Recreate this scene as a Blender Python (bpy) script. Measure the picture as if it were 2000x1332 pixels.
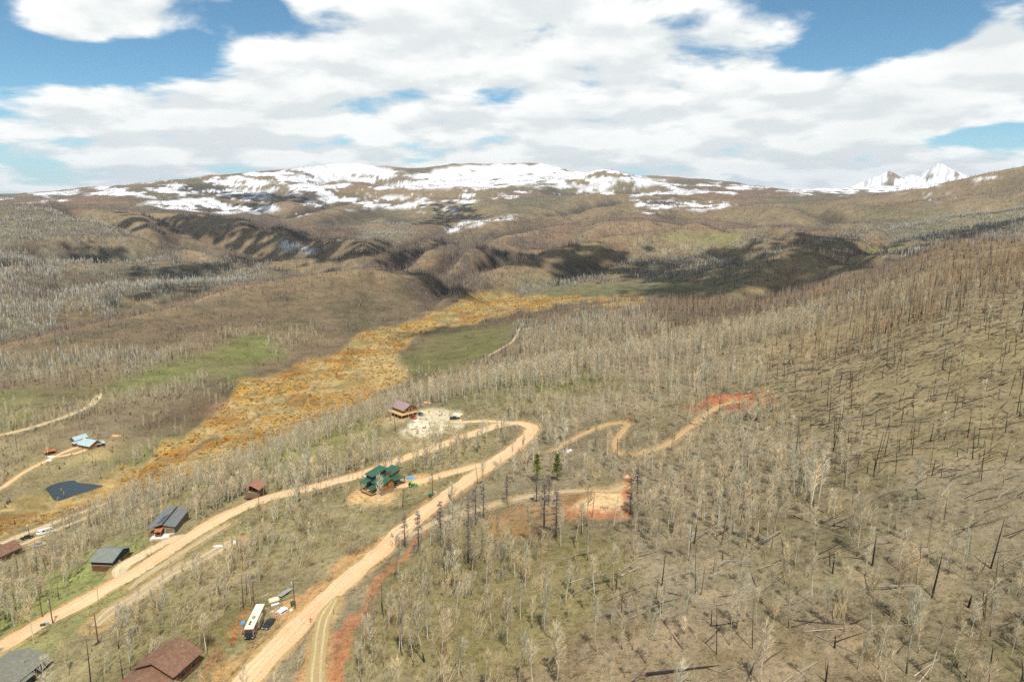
import bpy, bmesh, math, random
import numpy as np
from mathutils import Vector, Matrix

for _o in list(bpy.data.objects):
    bpy.data.objects.remove(_o)
scene = bpy.context.scene
col = scene.collection
R = math.radians

# ------------------------------------------------------------------ camera
CAMZ = 200.0
PITCH = R(12.0)
FPX = 1333.0
cam_data = bpy.data.cameras.new('camera')
cam_data.sensor_width = 36.0
cam_data.lens = 36.0 * FPX / 2000.0
cam_data.clip_start = 1.0
cam_data.clip_end = 90000.0
cam = bpy.data.objects.new('camera', cam_data)
col.objects.link(cam)
cam.location = (0, 0, CAMZ)
cam.rotation_euler = (R(90) - PITCH, 0, 0)
scene.camera = cam

# ------------------------------------------------------------------ sun (behind the camera, high, slightly right)
SUN_EL = R(63.0)
SUN_AZ = R(164.0)          # clockwise from +Y (view direction)
sun_data = bpy.data.lights.new('sun', 'SUN')
sun_data.energy = 5.0
sun_data.angle = R(0.53)
sun_data.color = (1.0, 0.95, 0.87)
sun = bpy.data.objects.new('sun', sun_data)
col.objects.link(sun)
SUN_DIR = Vector((math.sin(SUN_AZ) * math.cos(SUN_EL), math.cos(SUN_AZ) * math.cos(SUN_EL), math.sin(SUN_EL)))
sun.rotation_euler = SUN_DIR.to_track_quat('Z', 'Y').to_euler()
sun.location = (0, 0, 3000)


# ------------------------------------------------------------------ node helper
class NT:
    def __init__(self, tree):
        self.t = tree
        tree.nodes.clear()

    def n(self, typ, ins=None, **props):
        nd = self.t.nodes.new(typ)
        for k, v in props.items():
            setattr(nd, k, v)
        for k, v in (ins or {}).items():
            s = nd.inputs[k]
            if hasattr(v, 'is_output') or isinstance(v, bpy.types.NodeSocket):
                self.t.links.new(v, s)
            else:
                s.default_value = v
        return nd

    def math(self, op, a, b=0.0, c=None, clamp=False):
        nd = self.n('ShaderNodeMath', {0: a, 1: b} if c is None else {0: a, 1: b, 2: c}, operation=op)
        nd.use_clamp = clamp
        return nd.outputs[0]

    def vmath(self, op, a, b=None, scale=None):
        ins = {0: a}
        if b is not None:
            ins[1] = b
        nd = self.n('ShaderNodeVectorMath', ins, operation=op)
        if scale is not None:
            if isinstance(scale, bpy.types.NodeSocket):
                self.t.links.new(scale, nd.inputs['Scale'])
            else:
                nd.inputs['Scale'].default_value = scale
        return nd.outputs['Value'] if op in ('DOT_PRODUCT', 'LENGTH', 'DISTANCE') else nd.outputs[0]

    def ramp(self, f, lo, hi, a=0.0, b=1.0, smooth=True):
        nd = self.n('ShaderNodeMapRange', {'Value': f, 'From Min': lo, 'From Max': hi, 'To Min': a, 'To Max': b},
                    interpolation_type='SMOOTHSTEP' if smooth else 'LINEAR')
        return nd.outputs[0]

    def mix(self, f, a, b, blend='MIX'):
        nd = self.n('ShaderNodeMix', data_type='RGBA', blend_type=blend)
        for s, v in ((nd.inputs[0], f), (nd.inputs[6], a), (nd.inputs[7], b)):
            if isinstance(v, bpy.types.NodeSocket):
                self.t.links.new(v, s)
            else:
                s.default_value = v if not isinstance(v, tuple) or len(v) == 4 else (*v, 1.0)
        return nd.outputs[2]

    def noise(self, vec, scale, detail=4.0, rough=0.55, dist=0.0, typ='FBM'):
        nd = self.n('ShaderNodeTexNoise', {'Scale': scale, 'Detail': detail, 'Roughness': rough, 'Distortion': dist})
        if vec is not None:
            self.t.links.new(vec, nd.inputs['Vector'])
        return nd.outputs[0]


def pix_dir(px, py):
    u = (px - 1000.0) / FPX
    w = -(py - 666.0) / FPX
    c, s = math.cos(PITCH), math.sin(PITCH)
    return u, c + s * w, -s + c * w


# ------------------------------------------------------------------ world: clear sky with a cumulus deck
world = bpy.data.worlds.new('World')
scene.world = world
world.use_nodes = True
W = NT(world.node_tree)
tc = W.n('ShaderNodeTexCoord').outputs['Generated']
dirv = W.vmath('NORMALIZE', tc)
sky = W.n('ShaderNodeTexSky', sky_type='NISHITA', sun_disc=False, sun_elevation=SUN_EL, sun_rotation=SUN_AZ,
          altitude=2700.0, air_density=1.0, dust_density=0.6, ozone_density=1.4).outputs[0]
sx = W.n('ShaderNodeSeparateXYZ', {0: dirv})
dz = W.math('MAXIMUM', sx.outputs[2], 0.0)
inv = W.math('DIVIDE', 1.0, W.math('ADD', dz, 0.21))
pv = W.n('ShaderNodeCombineXYZ', {0: W.math('MULTIPLY', sx.outputs[0], inv), 1: W.math('MULTIPLY', sx.outputs[1], inv), 2: 0.0}).outputs[0]
# a copy of the deck seen a little lower: the difference tells lit tops from shaded bases
dz2 = W.math('ADD', dz, 0.022)
inv2 = W.math('DIVIDE', 1.0, W.math('ADD', dz2, 0.21))
pv2 = W.n('ShaderNodeCombineXYZ', {0: W.math('MULTIPLY', sx.outputs[0], inv2), 1: W.math('MULTIPLY', sx.outputs[1], inv2), 2: 0.0}).outputs[0]


def deck(v):
    big = W.noise(v, 0.8, 2.0, 0.5, 0.2)
    fine = W.noise(v, 2.4, 9.0, 0.58, 0.25)
    lump = W.n('ShaderNodeTexVoronoi', {'Vector': W.vmath('ADD', v, W.vmath('SCALE', W.n('ShaderNodeTexNoise', {'Vector': v, 'Scale': 5.0, 'Detail': 3.0}).outputs[1], scale=.22)), 'Scale': 3.6, 'Smoothness': .6}, feature='SMOOTH_F1').outputs['Distance']
    return W.math('ADD', W.math('ADD', W.math('MULTIPLY', big, 0.50), W.math('MULTIPLY', fine, 0.66)), W.math('MULTIPLY', W.math('SUBTRACT', .55, lump), .26))


den, den2 = deck(pv), deck(pv2)
# openings in the deck where the blue shows (direction, angular size, depth)
GAPS = [(50, 95, 105, 48, .27), (345, 120, 80, 36, .30), (225, 125, 80, 32, .20), (660, 40, 70, 22, .10),
        (930, 190, 120, 22, .20), (1180, 130, 80, 18, .11), (1325, 40, 60, 22, .12), (1145, 178, 50, 14, .1),
        (1800, 45, 150, 62, .30), (1960, 190, 90, 60, .30), (1620, 105, 70, 30, .18), (1900, 275, 120, 18, .22),
        (700, 265, 60, 16, .16), (515, 20, 40, 20, .18), (1500, 10, 60, 16, .1)]
FILLS = [(160, 40, 90, 55, .30), (1860, 120, 75, 42, .40), (1970, 115, 50, 55, .36), (500, 230, 420, 100, .10), (1000, 100, 500, 130, .14),
         (1350, 240, 380, 110, .12), (1850, 215, 130, 34, .30), (1850, 310, 300, 40, .12)]
acc = None
for lst, sg in ((GAPS, -1.0), (FILLS, 1.0)):
    for (gx, gy, wx, wy, amp) in lst:
        d = Vector(pix_dir(gx, gy)).normalized()
        right = Vector((d.y, -d.x, 0)).normalized()
        up = right.cross(d)
        a = W.math('MULTIPLY', W.vmath('DOT_PRODUCT', dirv, tuple(right)), FPX / wx)
        b = W.math('MULTIPLY', W.vmath('DOT_PRODUCT', dirv, tuple(up)), FPX / wy)
        q = W.math('ADD', W.math('MULTIPLY', a, a), W.math('MULTIPLY', b, b))
        g = W.math('MULTIPLY', W.math('POWER', 2.718, W.math('MULTIPLY', q, -0.8)), sg * amp)
        acc = g if acc is None else W.math('ADD', acc, g)
dtot = W.math('MULTIPLY_ADD', acc, W.math('GREATER_THAN', sx.outputs[1], 0.2), den)
cover = W.ramp(dtot, 0.535, 0.675)
cover = W.math('MULTIPLY', cover, W.ramp(sx.outputs[2], -.03, 0.0))
lowhaze = W.ramp(dz, 0.0, 0.10, 0.55, 0.0)
# light: thick parts lit on the side that faces up and towards the sun, greyer bases
lift = W.math('SUBTRACT', den, den2)
lit = W.ramp(lift, -0.09, 0.10)
thick = W.ramp(dtot, 0.66, 1.0)
soft = W.noise(pv, 3.2, 6.0, 0.6)
lit2 = W.math('ADD', W.math('MULTIPLY', lit, 0.75), W.math('MULTIPLY', soft, 0.35))
ccol = W.mix(lit2, (6.7, 7.15, 7.25), (10.0, 10.1, 9.8))
ccol = W.mix(W.math('MULTIPLY', thick, 0.35), ccol, (6.6, 7.0, 7.0))
skyc = W.mix(1.0, sky, (0.76, 1.08, 1.07, 1.0), 'MULTIPLY')
skyc = W.mix(lowhaze, skyc, (5.5, 6.5, 7.2))
mixc = W.mix(cover, skyc, ccol)
bg = W.n('ShaderNodeBackground', {'Color': mixc, 'Strength': 0.10})
out = W.n('ShaderNodeOutputWorld', {'Surface': bg.outputs[0]})

world.cycles.sampling_method = 'NONE'

# ------------------------------------------------------------------ picture
scene.render.engine = 'CYCLES'
scene.view_settings.view_transform = 'Standard'
scene.view_settings.look = 'None'
scene.view_settings.gamma = 1.0
scene.view_settings.exposure = 0.17
scene.view_settings.use_curve_mapping = False
cy = scene.cycles
cy.max_bounces = 4
cy.diffuse_bounces = 2
cy.glossy_bounces = 2
cy.transmission_bounces = 2
cy.volume_bounces = 0
cy.transparent_max_bounces = 8
cy.caustics_reflective = False
cy.caustics_refractive = False
cy.use_denoising = False
# ------------------------------------------------------------------ numeric noise
def _hash(ix, iy, seed):
    h = (ix.astype(np.int64) * 374761393 + iy.astype(np.int64) * 668265263 + seed * 974634777) & 0xffffffff
    h = ((h ^ (h >> 13)) * 1274126177) & 0xffffffff
    return ((h ^ (h >> 16)) & 0xffff) / 65535.0


def perlin(x, y, seed=0):
    xi, yi = np.floor(x), np.floor(y)
    xf, yf = x - xi, y - yi
    u = xf * xf * xf * (xf * (xf * 6 - 15) + 10)
    v = yf * yf * yf * (yf * (yf * 6 - 15) + 10)

    def g(ox, oy):
        a = _hash(xi + ox, yi + oy, seed) * 6.2831853
        return np.cos(a) * (xf - ox) + np.sin(a) * (yf - oy)
    n0 = g(0, 0) * (1 - u) + g(1, 0) * u
    n1 = g(0, 1) * (1 - u) + g(1, 1) * u
    return (n0 * (1 - v) + n1 * v) * 1.5


def fbm(x, y, scale, octaves=4, seed=0, gain=0.5):
    s = np.zeros_like(x)
    a, f = 1.0, 1.0 / scale
    for k in range(octaves):
        s += a * perlin(x * f + 17.3 * k, y * f - 9.1 * k, seed + k)
        a *= gain
        f *= 2.03
    return s


def ridged(x, y, scale, octaves=4, seed=0):
    s = np.zeros_like(x)
    a, f = 1.0, 1.0 / scale
    for k in range(octaves):
        s += a * (1 - 2 * np.abs(perlin(x * f + 31.7 * k, y * f + 5.1 * k, seed + k)))
        a *= 0.5
        f *= 2.1
    return s


def sstep(x, a, b):
    t = np.clip((x - a) / (b - a), 0, 1)
    return t * t * (3 - 2 * t)


# ------------------------------------------------------------------ the lie of the land: sight lines with surveyed drops / distances
DROP = [  # px, py, metres below the camera
    (0, 1500, 127), (500, 1500, 114), (1000, 1500, 107), (1500, 1500, 101), (2000, 1500, 96),
    (0, 1332, 130), (250, 1332, 122), (480, 1320, 115), (650, 1332, 112), (1000, 1332, 107), (1400, 1332, 101), (1700, 1332, 97), (2000, 1332, 93),
    (0, 1200, 136), (200, 1150, 133), (400, 1150, 123), (600, 1190, 115), (720, 1100, 114), (1000, 1150, 107), (1400, 1100, 99), (1700, 1100, 93), (2000, 1100, 86),
    (745, 955, 118), (490, 972, 131), (330, 1045, 131), (600, 958, 124), (880, 960, 115), (1037, 832, 117), (1200, 960, 107), (1400, 950, 102), (1700, 950, 91), (2000, 950, 80),
    (1420, 785, 104), (1210, 850, 110), (1700, 800, 92), (2000, 800, 77), (800, 818, 121), (890, 830, 120), (720, 850, 131), (560, 900, 143), (480, 895, 158),
    (600, 830, 156), (780, 778, 141), (400, 930, 151), (250, 1000, 151), (100, 1035, 164), (25, 1085, 153), (150, 1055, 158), (210, 1110, 137),
    (200, 985, 184), (270, 965, 185), (300, 930, 190), (140, 960, 194), (0, 1010, 190), (300, 900, 194), (450, 810, 194), (550, 770, 194), (600, 720, 193), (750, 690, 191),
    (720, 640, 190), (850, 620, 188), (950, 590, 187), (1100, 580, 186), (1240, 580, 184), (700, 750, 192), (765, 735, 190), (880, 700, 189), (950, 650, 187),
    (165, 870, 188), (0, 850, 186), (300, 790, 187), (0, 760, 178), (250, 745, 182), (400, 700, 180), (500, 660, 178), (630, 655, 186),
]
DEPTH = [  # px, py, distance along the view axis
    (0, 680, 800), (130, 648, 870), (250, 620, 950), (450, 570, 1120), (580, 540, 1220), (700, 525, 1300), (780, 528, 1350), (850, 545, 1380), (905, 575, 1290),
    (0, 600, 1050), (0, 500, 1500), (0, 450, 2000), (50, 398, 2900), (130, 395, 3000), (200, 560, 1250), (200, 510, 1600), (350, 500, 1800), (500, 478, 1850),
    (620, 500, 1850), (350, 420, 2800), (200, 430, 2400), (500, 440, 2600), (650, 470, 2300), (720, 508, 1850), (800, 480, 2200), (930, 557, 1420), (900, 500, 1800),
    (1000, 430, 3000), (870, 445, 2900), (760, 450, 2900), (600, 430, 3500), (740, 400, 4500), (560, 400, 4800), (1200, 400, 3800), (1300, 388, 4500),
    (1370, 432, 2200), (1250, 460, 2000), (1150, 490, 1800), (1000, 530, 1600), (950, 522, 1650), (1100, 560, 1400), (1250, 560, 1350), (1450, 470, 1900),
    (1550, 480, 1330), (1480, 520, 1260), (1620, 510, 1230), (1450, 562, 1200), (1400, 520, 1500), (1700, 522, 1120), (1700, 495, 1650), (1780, 482, 1700), (1850, 440, 2100),
    (1750, 430, 2600), (1600, 440, 2600), (1500, 420, 3000), (1600, 400, 4200), (1900, 420, 2400), (2000, 440, 1900), (2000, 400, 2700), (1900, 385, 3200),
    (2000, 325, 3800), (1920, 351, 4200), (1830, 371, 4500),
    (1905, 475, 850), (1985, 500, 720), (1760, 512, 850), (1650, 545, 900), (1500, 590, 900), (1400, 596, 950), (1250, 592, 1050),
    (1100, 640, 850), (1000, 665, 830), (1580, 622, 560), (1400, 652, 560), (1250, 682, 560), (1100, 712, 540), (950, 742, 520), (860, 760, 500),
    (1500, 612, 740), (1300, 642, 740), (1700, 580, 600), (1850, 550, 600), (2000, 530, 560), (1800, 650, 390), (2000, 650, 340), (1600, 700, 420), (1900, 740, 300),
    (0, 393, 5800), (150, 373, 6500), (300, 356, 7000), (500, 340, 7600), (610, 338, 8200), (680, 338, 8200), (750, 343, 8400), (800, 346, 9000), (870, 343, 8800), (1000, 342, 9300), (1060, 340, 9300),
    (1110, 346, 9300), (1170, 350, 6500), (1110, 356, 6300), (1240, 356, 6700), (1290, 352, 8600), (1340, 355, 8800), (1400, 363, 9300), (1450, 361, 8000), (1500, 372, 8600), (1600, 371, 10000), (1660, 368, 12500),
    (300, 388, 4800), (700, 372, 5400), (900, 382, 5200), (640, 352, 6800), (1000, 362, 6800), (1170, 372, 5300), (1400, 380, 5500), (500, 365, 6000), (850, 352, 7200), (1000, 342, 8000),
    (150, 383, 5200), (1750, 366, 12000), (1900, 364, 11500),
]
HIDDEN = [  # px column, distance, drop: ground hidden behind the crests
    (0, 1000, 170), (250, 1130, 176), (450, 1400, 172), (700, 1560, 172), (850, 1600, 176), (1370, 2800, 122), (1550, 1650, 142), (1905, 1150, 92), (1760, 1200, 118),
    (1500, 1040, 158), (1400, 1080, 172), (1250, 690, 150), (1100, 650, 158), (950, 620, 174), (1400, 700, 132), (860, 590, 184), (130, 3600, 60), (350, 3500, 105),
    (0, 3500, 60), (1000, 3700, 120), (2000, 6000, 80), (1905, 6500, 90), (1700, 8000, 60), (0, 9000, 150), (500, 10500, 0), (1000, 12500, 0), (1500, 13000, 20), (0, 16000, 100), (500, 16500, 60), (1000, 17000, 60),
    (1500, 16800, 60), (2000, 16500, 60), (1735, 17000, 0), (2000, 900, 66), (2000, 1300, 96),
    (-500, 300, 150), (-500, 600, 180), (-500, 1000, 172), (-500, 2500, 60), (-500, 6000, 40), (2500, 250, 62), (2500, 500, 30), (2500, 1000, 10), (2500, 3000, -60), (2500, 8000, 0),
    (0, 90, 122), (1000, 60, 107), (2000, 60, 98), (1000, 20, 108),
]
PEAKS = [  # summits standing on the far plain: px, py, distance, half width m, sharpness
    (1738, 334, 13500, 1050, 1.05), (1782, 339, 13800, 900, 1.1), (1836, 318, 12600, 1150, .95), (1710, 346, 13500, 850, 1.1), (1872, 338, 12700, 900, 1.1), (1800, 340, 12700, 800, 1.1), (1685, 356, 13600, 800, 1.1), (1905, 349, 12700, 800, 1.1),
]


def _world(px, py, d):
    u, f, z = pix_dir(px, py)
    return u * d, f * d, z * d


_c = []
for (px, py, dr) in DROP:
    u, f, z = pix_dir(px, py)
    _c.append((u * dr / -z, f * dr / -z, -dr))
for (px, py, d) in DEPTH:
    _c.append(_world(px, py, d))
for (px, d, dr) in HIDDEN:
    _c.append(((px - 1000) / FPX * d, d * 0.99, -dr))
CP = np.array(_c)
_a = np.arctan2(CP[:, 0], CP[:, 1])
_b = np.log(np.hypot(CP[:, 0], CP[:, 1]))


def _tps(d2):
    return 0.5 * d2 * np.log(d2 + 1e-12)


_n = len(CP)
_K = _tps((_a[:, None] - _a[None]) ** 2 + (_b[:, None] - _b[None]) ** 2) + np.eye(_n) * 2e-5
_P = np.stack([np.ones(_n), _a, _b], 1)
_M = np.zeros((_n + 3, _n + 3))
_M[:_n, :_n] = _K
_M[:_n, _n:] = _P
_M[_n:, :_n] = _P.T
_sol = np.linalg.solve(_M, np.concatenate([CP[:, 2], np.zeros(3)]))


def _base_height(a, b):
    z = np.zeros(a.shape)
    for k in range(_n):
        z += _sol[k] * _tps((a - _a[k]) ** 2 + (b - _b[k]) ** 2)
    return z + _sol[_n] + _sol[_n + 1] * a + _sol[_n + 2] * b


# grid of the ground sheet: fans out from below the camera, fine where it is seen
AZ = np.concatenate([np.linspace(-80, -43, 20, endpoint=False), np.linspace(-43, 43, 800), np.linspace(43, 80, 21)[1:]]) * math.pi / 180
_r = [20.0]
while _r[-1] < 17500:
    q = _r[-1]
    if q < 95:
        s = 5.0
    else:
        s = min((q * q + 115 ** 2) / 115 * 0.0021, 0.0062 * q if q < 3500 else 0.0085 * q)
    _r.append(q + s)
RR = np.array(_r)
LR = np.log(RR)
GA, GB = np.meshgrid(AZ, LR)            # rows: range, columns: azimuth
GR = np.exp(GB)
GX, GY = GR * np.sin(GA), GR * np.cos(GA)
# base surface on a coarser lattice, then bilinear
_ca = np.linspace(AZ[0], AZ[-1], 260)
_cb = np.linspace(LR[0], LR[-1], 300)
_CA, _CB = np.meshgrid(_ca, _cb)
_CZ = _base_height(_CA, _CB)


def _bil(F, xs, ys, x, y):
    i = np.clip(np.searchsorted(xs, x, side='right') - 1, 0, len(xs) - 2)
    j = np.clip(np.searchsorted(ys, y, side='right') - 1, 0, len(ys) - 2)
    tx = np.clip((x - xs[i]) / (xs[i + 1] - xs[i]), 0, 1)
    ty = np.clip((y - ys[j]) / (ys[j + 1] - ys[j]), 0, 1)
    return (F[j, i] * (1 - tx) + F[j, i + 1] * tx) * (1 - ty) + (F[j + 1, i] * (1 - tx) + F[j + 1, i + 1] * tx) * ty


GZ = _bil(_CZ, _ca, _cb, GA, GB)
# summits
for (px, py, d, hw, sh) in PEAKS:
    x, y, z = _world(px, py, d)
    q = np.hypot(GX - x, GY - y) / hw
    warp = 1 + 0.05 * fbm(GX, GY, 900, 3, 77)
    base = z - hw * 0.62
    pk = base + hw * 0.62 * (1 - (q * warp) ** sh)
    GZ = np.where(q < 3.0, np.maximum(GZ, np.maximum(pk, GZ - 1)), GZ)
DOMES = [  # rounded snow summits: px, py, distance, half width m, height m
    (682, 319, 8200, 900, 170), (610, 328, 8200, 800, 120), (505, 339, 7700, 900, 110), (735, 328, 8300, 500, 90), (880, 330, 8800, 650, 150), (950, 328, 9000, 800, 150), (1012, 327, 9200, 700, 140), (1058, 321, 9300, 520, 170),
    (1096, 332, 9300, 420, 100), (1170, 328, 6500, 520, 160), (1135, 337, 6400, 380, 110), (1212, 338, 6600, 420, 110), (1292, 346, 8600, 480, 80), (1340, 352, 8800, 420, 60), (1450, 360, 8000, 260, 60), (400, 348, 7200, 900, 90), (680, 345, 6700, 380, 70), (830, 350, 7200, 420, 60)]
for (px, py, d, hw, hh) in DOMES:
    x, y, z = _world(px, py, d)
    q = np.hypot(GX - x, GY - y) / hw
    rise = z - float(_bil(GZ, AZ, LR, np.array([math.atan2(x, y)]), np.array([math.log(math.hypot(x, y))]))[0])
    GZ = GZ + rise * np.exp(-1.1 * q * q)
# crests of the middle hills: the land falls away behind them (px, py, distance), trough depth as a share of distance
CRESTS = [
    ([(60, 520, 1450), (200, 508, 1600), (380, 497, 1780), (520, 478, 1850), (620, 496, 1850), (660, 512, 1800)], .020),
    ([(130, 395, 3000), (260, 424, 2650), (400, 455, 2350), (560, 482, 2100), (690, 514, 1900)], .022),
    ([(730, 508, 1900), (800, 484, 2200), (880, 448, 2800), (1000, 426, 3000), (1120, 404, 3500), (1250, 392, 4200)], .018),
    ([(500, 442, 3300), (560, 428, 3600), (640, 396, 4300), (740, 379, 5000), (860, 388, 4900), (960, 396, 4600)], .014),
    ([(925, 540, 1560), (1000, 512, 1680), (1100, 486, 1850), (1200, 452, 2050), (1370, 431, 2200), (1460, 452, 2000), (1520, 470, 1850)], .022),
    ([(1450, 535, 1250), (1500, 500, 1290), (1550, 479, 1330), (1620, 503, 1260), (1690, 522, 1150)], .022),
    ([(1300, 402, 3700), (1400, 398, 3800), (1500, 410, 3500), (1590, 425, 3100), (1650, 445, 2700)], .016),
    ([(1560, 412, 3500), (1700, 405, 3400), (1850, 392, 3300), (2000, 372, 3100)], .010),
    ([(1080, 352, 6300), (1110, 343, 6300), (1170, 329, 6500), (1240, 345, 6700), (1290, 356, 6900)], .02),
    ([(380, 384, 5200), (450, 372, 5600), (520, 380, 5400), (560, 396, 5000)], .012),
    ([(600, 372, 6000), (660, 352, 6500), (720, 360, 6400), (790, 372, 6000)], .016),
    ([(840, 560, 1380), (900, 520, 1750), (960, 480, 2250), (1060, 455, 2600), (1150, 440, 2900)], .012), ([(300, 470, 2200), (420, 480, 2050), (540, 492, 1950)], .014), ([(1680, 470, 2000), (1760, 452, 2300), (1880, 425, 2500), (2000, 405, 2600)], .014), ([(560, 452, 2900), (660, 440, 3100), (740, 428, 3300), (820, 420, 3500)], .012),
    ([(-60, 700, 760), (0, 681, 800), (250, 621, 950), (450, 571, 1120), (700, 526, 1300), (850, 546, 1380)], .008),
]
for pts, amp in CRESTS:
    W_ = np.array([_world(*p) for p in pts])
    ca = np.arctan2(W_[:, 0], W_[:, 1])
    cb = np.log(np.hypot(W_[:, 0], W_[:, 1]))
    o_ = np.argsort(ca)
    rc = np.interp(GA, ca[o_], cb[o_])
    ends = sstep(GA, ca.min() - .02, ca.min() + .03) * (1 - sstep(GA, ca.max() - .03, ca.max() + .02))
    s = GB - rc
    GZ = GZ - 2.3 * amp * np.exp(rc) * ends * (np.exp(-((s - .115) / .062) ** 2) + .42 * np.exp(-((s + .15) / .07) ** 2))
# weathering: gullies and spurs grow with distance, the near slope and valley floor stay calm
_far = sstep(GR, 600, 2200)
_mid = sstep(GR, 250, 800)
_floor = sstep(GZ, -178, -160)
_wx, _wy = GX + 90 * fbm(GX, GY, 420, 2, 301), GY + 90 * fbm(GX, GY, 420, 2, 311)
GZ = GZ + _far * _floor * (fbm(_wx, _wy, 900, 4, 3) * 13 + ridged(_wx, _wy, 640, 4, 9) * 11 - 7)
GZ = GZ + sstep(GR, 450, 1100) * _floor * (ridged(_wx, _wy, 260, 3, 15) * 4.0 - 3)
GZ = GZ + _mid * _floor * fbm(GX, GY, 160, 4, 21) * 2.2
GZ = GZ + sstep(GR, 5000, 9000) * (1 - .7 * sstep(GR, 10000, 11500)) * (ridged(GX, GY, 1500, 4, 40) * 12 - 5)
GZ = GZ + fbm(GX, GY, 28, 3, 5) * 0.55 * (0.3 + 0.7 * _floor)
GZ = GZ + fbm(GX, GY, 5.5, 2, 6) * 0.12
GZ = GZ + CAMZ


def ground(x, y):
    """height of the land at a point (numpy arrays or numbers)"""
    x, y = np.asarray(x, float), np.asarray(y, float)
    a = np.arctan2(x, y)
    b = np.log(np.maximum(np.hypot(x, y), 20.1))
    return _bil(GZ, AZ, LR, a, b)


def at(px, py, rmin=60.0):
    """the point of the land on the sight line through a pixel of the photograph"""
    u, f, z = pix_dir(px, py)
    a = math.atan2(u, f)
    hor = math.hypot(u, f)
    t = z / hor
    rs = RR[RR > rmin]
    prof = _bil(GZ, AZ, LR, np.full(len(rs), a), np.log(rs))
    line = CAMZ + t * rs
    k = np.nonzero(prof >= line)[0]
    if len(k) == 0:
        r = rs[-1]
    else:
        k = k[0]
        if k == 0:
            r = rs[0]
        else:
            d0, d1 = line[k - 1] - prof[k - 1], line[k] - prof[k]
            r = rs[k - 1] + (rs[k] - rs[k - 1]) * d0 / (d0 - d1)
    x, y = r * math.sin(a), r * math.cos(a)
    return Vector((x, y, float(ground(x, y))))


def project(x, y, z):
    """where a point of the place falls in the photograph"""
    c, s = math.cos(PITCH), math.sin(PITCH)
    zz = z - CAMZ
    dep = np.maximum(y * c - zz * s, 1.0)
    up = y * s + zz * c
    return 1000 + FPX * x / dep, 666 - FPX * up / dep


def inpoly(x, y, poly):
    r = np.zeros(x.shape, bool)
    n = len(poly)
    for i in range(n):
        x0, y0 = poly[i]
        x1, y1 = poly[(i + 1) % n]
        if y0 == y1:
            continue
        c = ((y0 > y) != (y1 > y)) & (x < (x1 - x0) * (y - y0) / (y1 - y0) + x0)
        r ^= c
    return r


def blur(m, k=1, n=2):
    m = m.astype(np.float32)
    for _ in range(n):
        p = np.pad(m, k, mode='edge')
        m = sum(p[i:i + m.shape[0], k:-k] for i in range(2 * k + 1)) / (2 * k + 1)
        p = np.pad(m, k, mode='edge')
        m = sum(p[k:-k, i:i + m.shape[1]] for i in range(2 * k + 1)) / (2 * k + 1)
    return m
# ------------------------------------------------------------------ tracks: centre lines on the land
def catmull(pts, step):
    P = [np.array(p, float) for p in pts]
    P = [2 * P[0] - P[1]] + P + [2 * P[-1] - P[-2]]
    out = []
    for i in range(1, len(P) - 2):
        p0, p1, p2, p3 = P[i - 1:i + 3]
        n = max(2, int(np.linalg.norm(p2 - p1) / step))
        for k in range(n):
            t = k / n
            out.append(0.5 * ((2 * p1) + (-p0 + p2) * t + (2 * p0 - 5 * p1 + 4 * p2 - p3) * t * t + (-p0 + 3 * p1 - 3 * p2 + p3) * t ** 3))
    out.append(P[-2])
    return np.array(out)


def smooth1(a, k):
    ker = np.hanning(2 * k + 3)[1:-1]
    ker /= ker.sum()
    p = np.concatenate([np.full(k, a[0]), a, np.full(k, a[-1])])
    return np.convolve(p, ker, 'valid')


ROADS = {  # name: (pixels along the centre line, width m, colour kind)
    'dirt_road': ([(400, 1420), (488, 1320), (560, 1245), (640, 1165), (720, 1095), (800, 1025), (880, 962), (950, 912), (1000, 878), (1030, 852), (1038, 836), (1018, 826), (980, 829), (940, 841), (900, 854),
                   (830, 880), (765, 904), (700, 927), (610, 950), (520, 974), (440, 1007), (360, 1054), (280, 1108), (200, 1153), (100, 1207), (0, 1262), (-90, 1310)], 6.7, 'tan'),
    'two_track_lane': ([(615, 1420), (617, 1332), (622, 1262), (632, 1212), (655, 1168)], 4.0, 'twotrack'),
    'hillside_track': ([(790, 1050), (845, 1022), (900, 1003), (960, 987), (1040, 967), (1100, 960), (1150, 957), (1195, 956), (1222, 946)], 2.9, 'pink'),
    'upper_track': ([(1080, 882), (1110, 862), (1160, 838), (1195, 827), (1226, 826), (1216, 842), (1200, 866), (1206, 884), (1240, 887), (1300, 868), (1350, 832), (1398, 796), (1440, 783)], 2.6, 'redtan'),
    'house_driveway': ([(958, 902), (905, 916), (850, 931), (800, 944), (768, 952)], 5.0, 'tan'),
    'upper_driveway': ([(1010, 826), (960, 822), (915, 823), (880, 824)], 3.6, 'pale'),
    'garage_driveway': ([(232, 1128), (240, 1106), (300, 1072), (338, 1052), (366, 1047)], 5.5, 'pale'),
    'worn_track': ([(185, 1222), (215, 1196), (262, 1166), (330, 1121), (395, 1090), (440, 1064), (468, 1050)], 6.0, 'pink'),
    'faint_track': ([(250, 1152), (290, 1120), (340, 1088), (400, 1050), (450, 1022)], 2.6, 'pink'),
    'valley_road': ([(-40, 1085), (0, 1064), (60, 1037), (110, 1018), (200, 986), (270, 964), (300, 950)], 5.0, 'pale'),
    'valley_lane': ([(-40, 1100), (0, 1078), (60, 1055), (120, 1030), (190, 1002)], 2.8, 'pale'),
    'cabin_lane': ([(-30, 968), (0, 955), (50, 920), (104, 893), (132, 880), (150, 873), (170, 876), (150, 884), (120, 890), (104, 893)], 3.6, 'tan'),
    'meadow_track': ([(-30, 858), (0, 850), (70, 832), (130, 812), (178, 790), (196, 768)], 6.0, 'straw'),
    'valley_track': ([(952, 696), (980, 680), (1003, 664), (1012, 646), (1022, 632)], 3.0, 'pink'),
}
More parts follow.
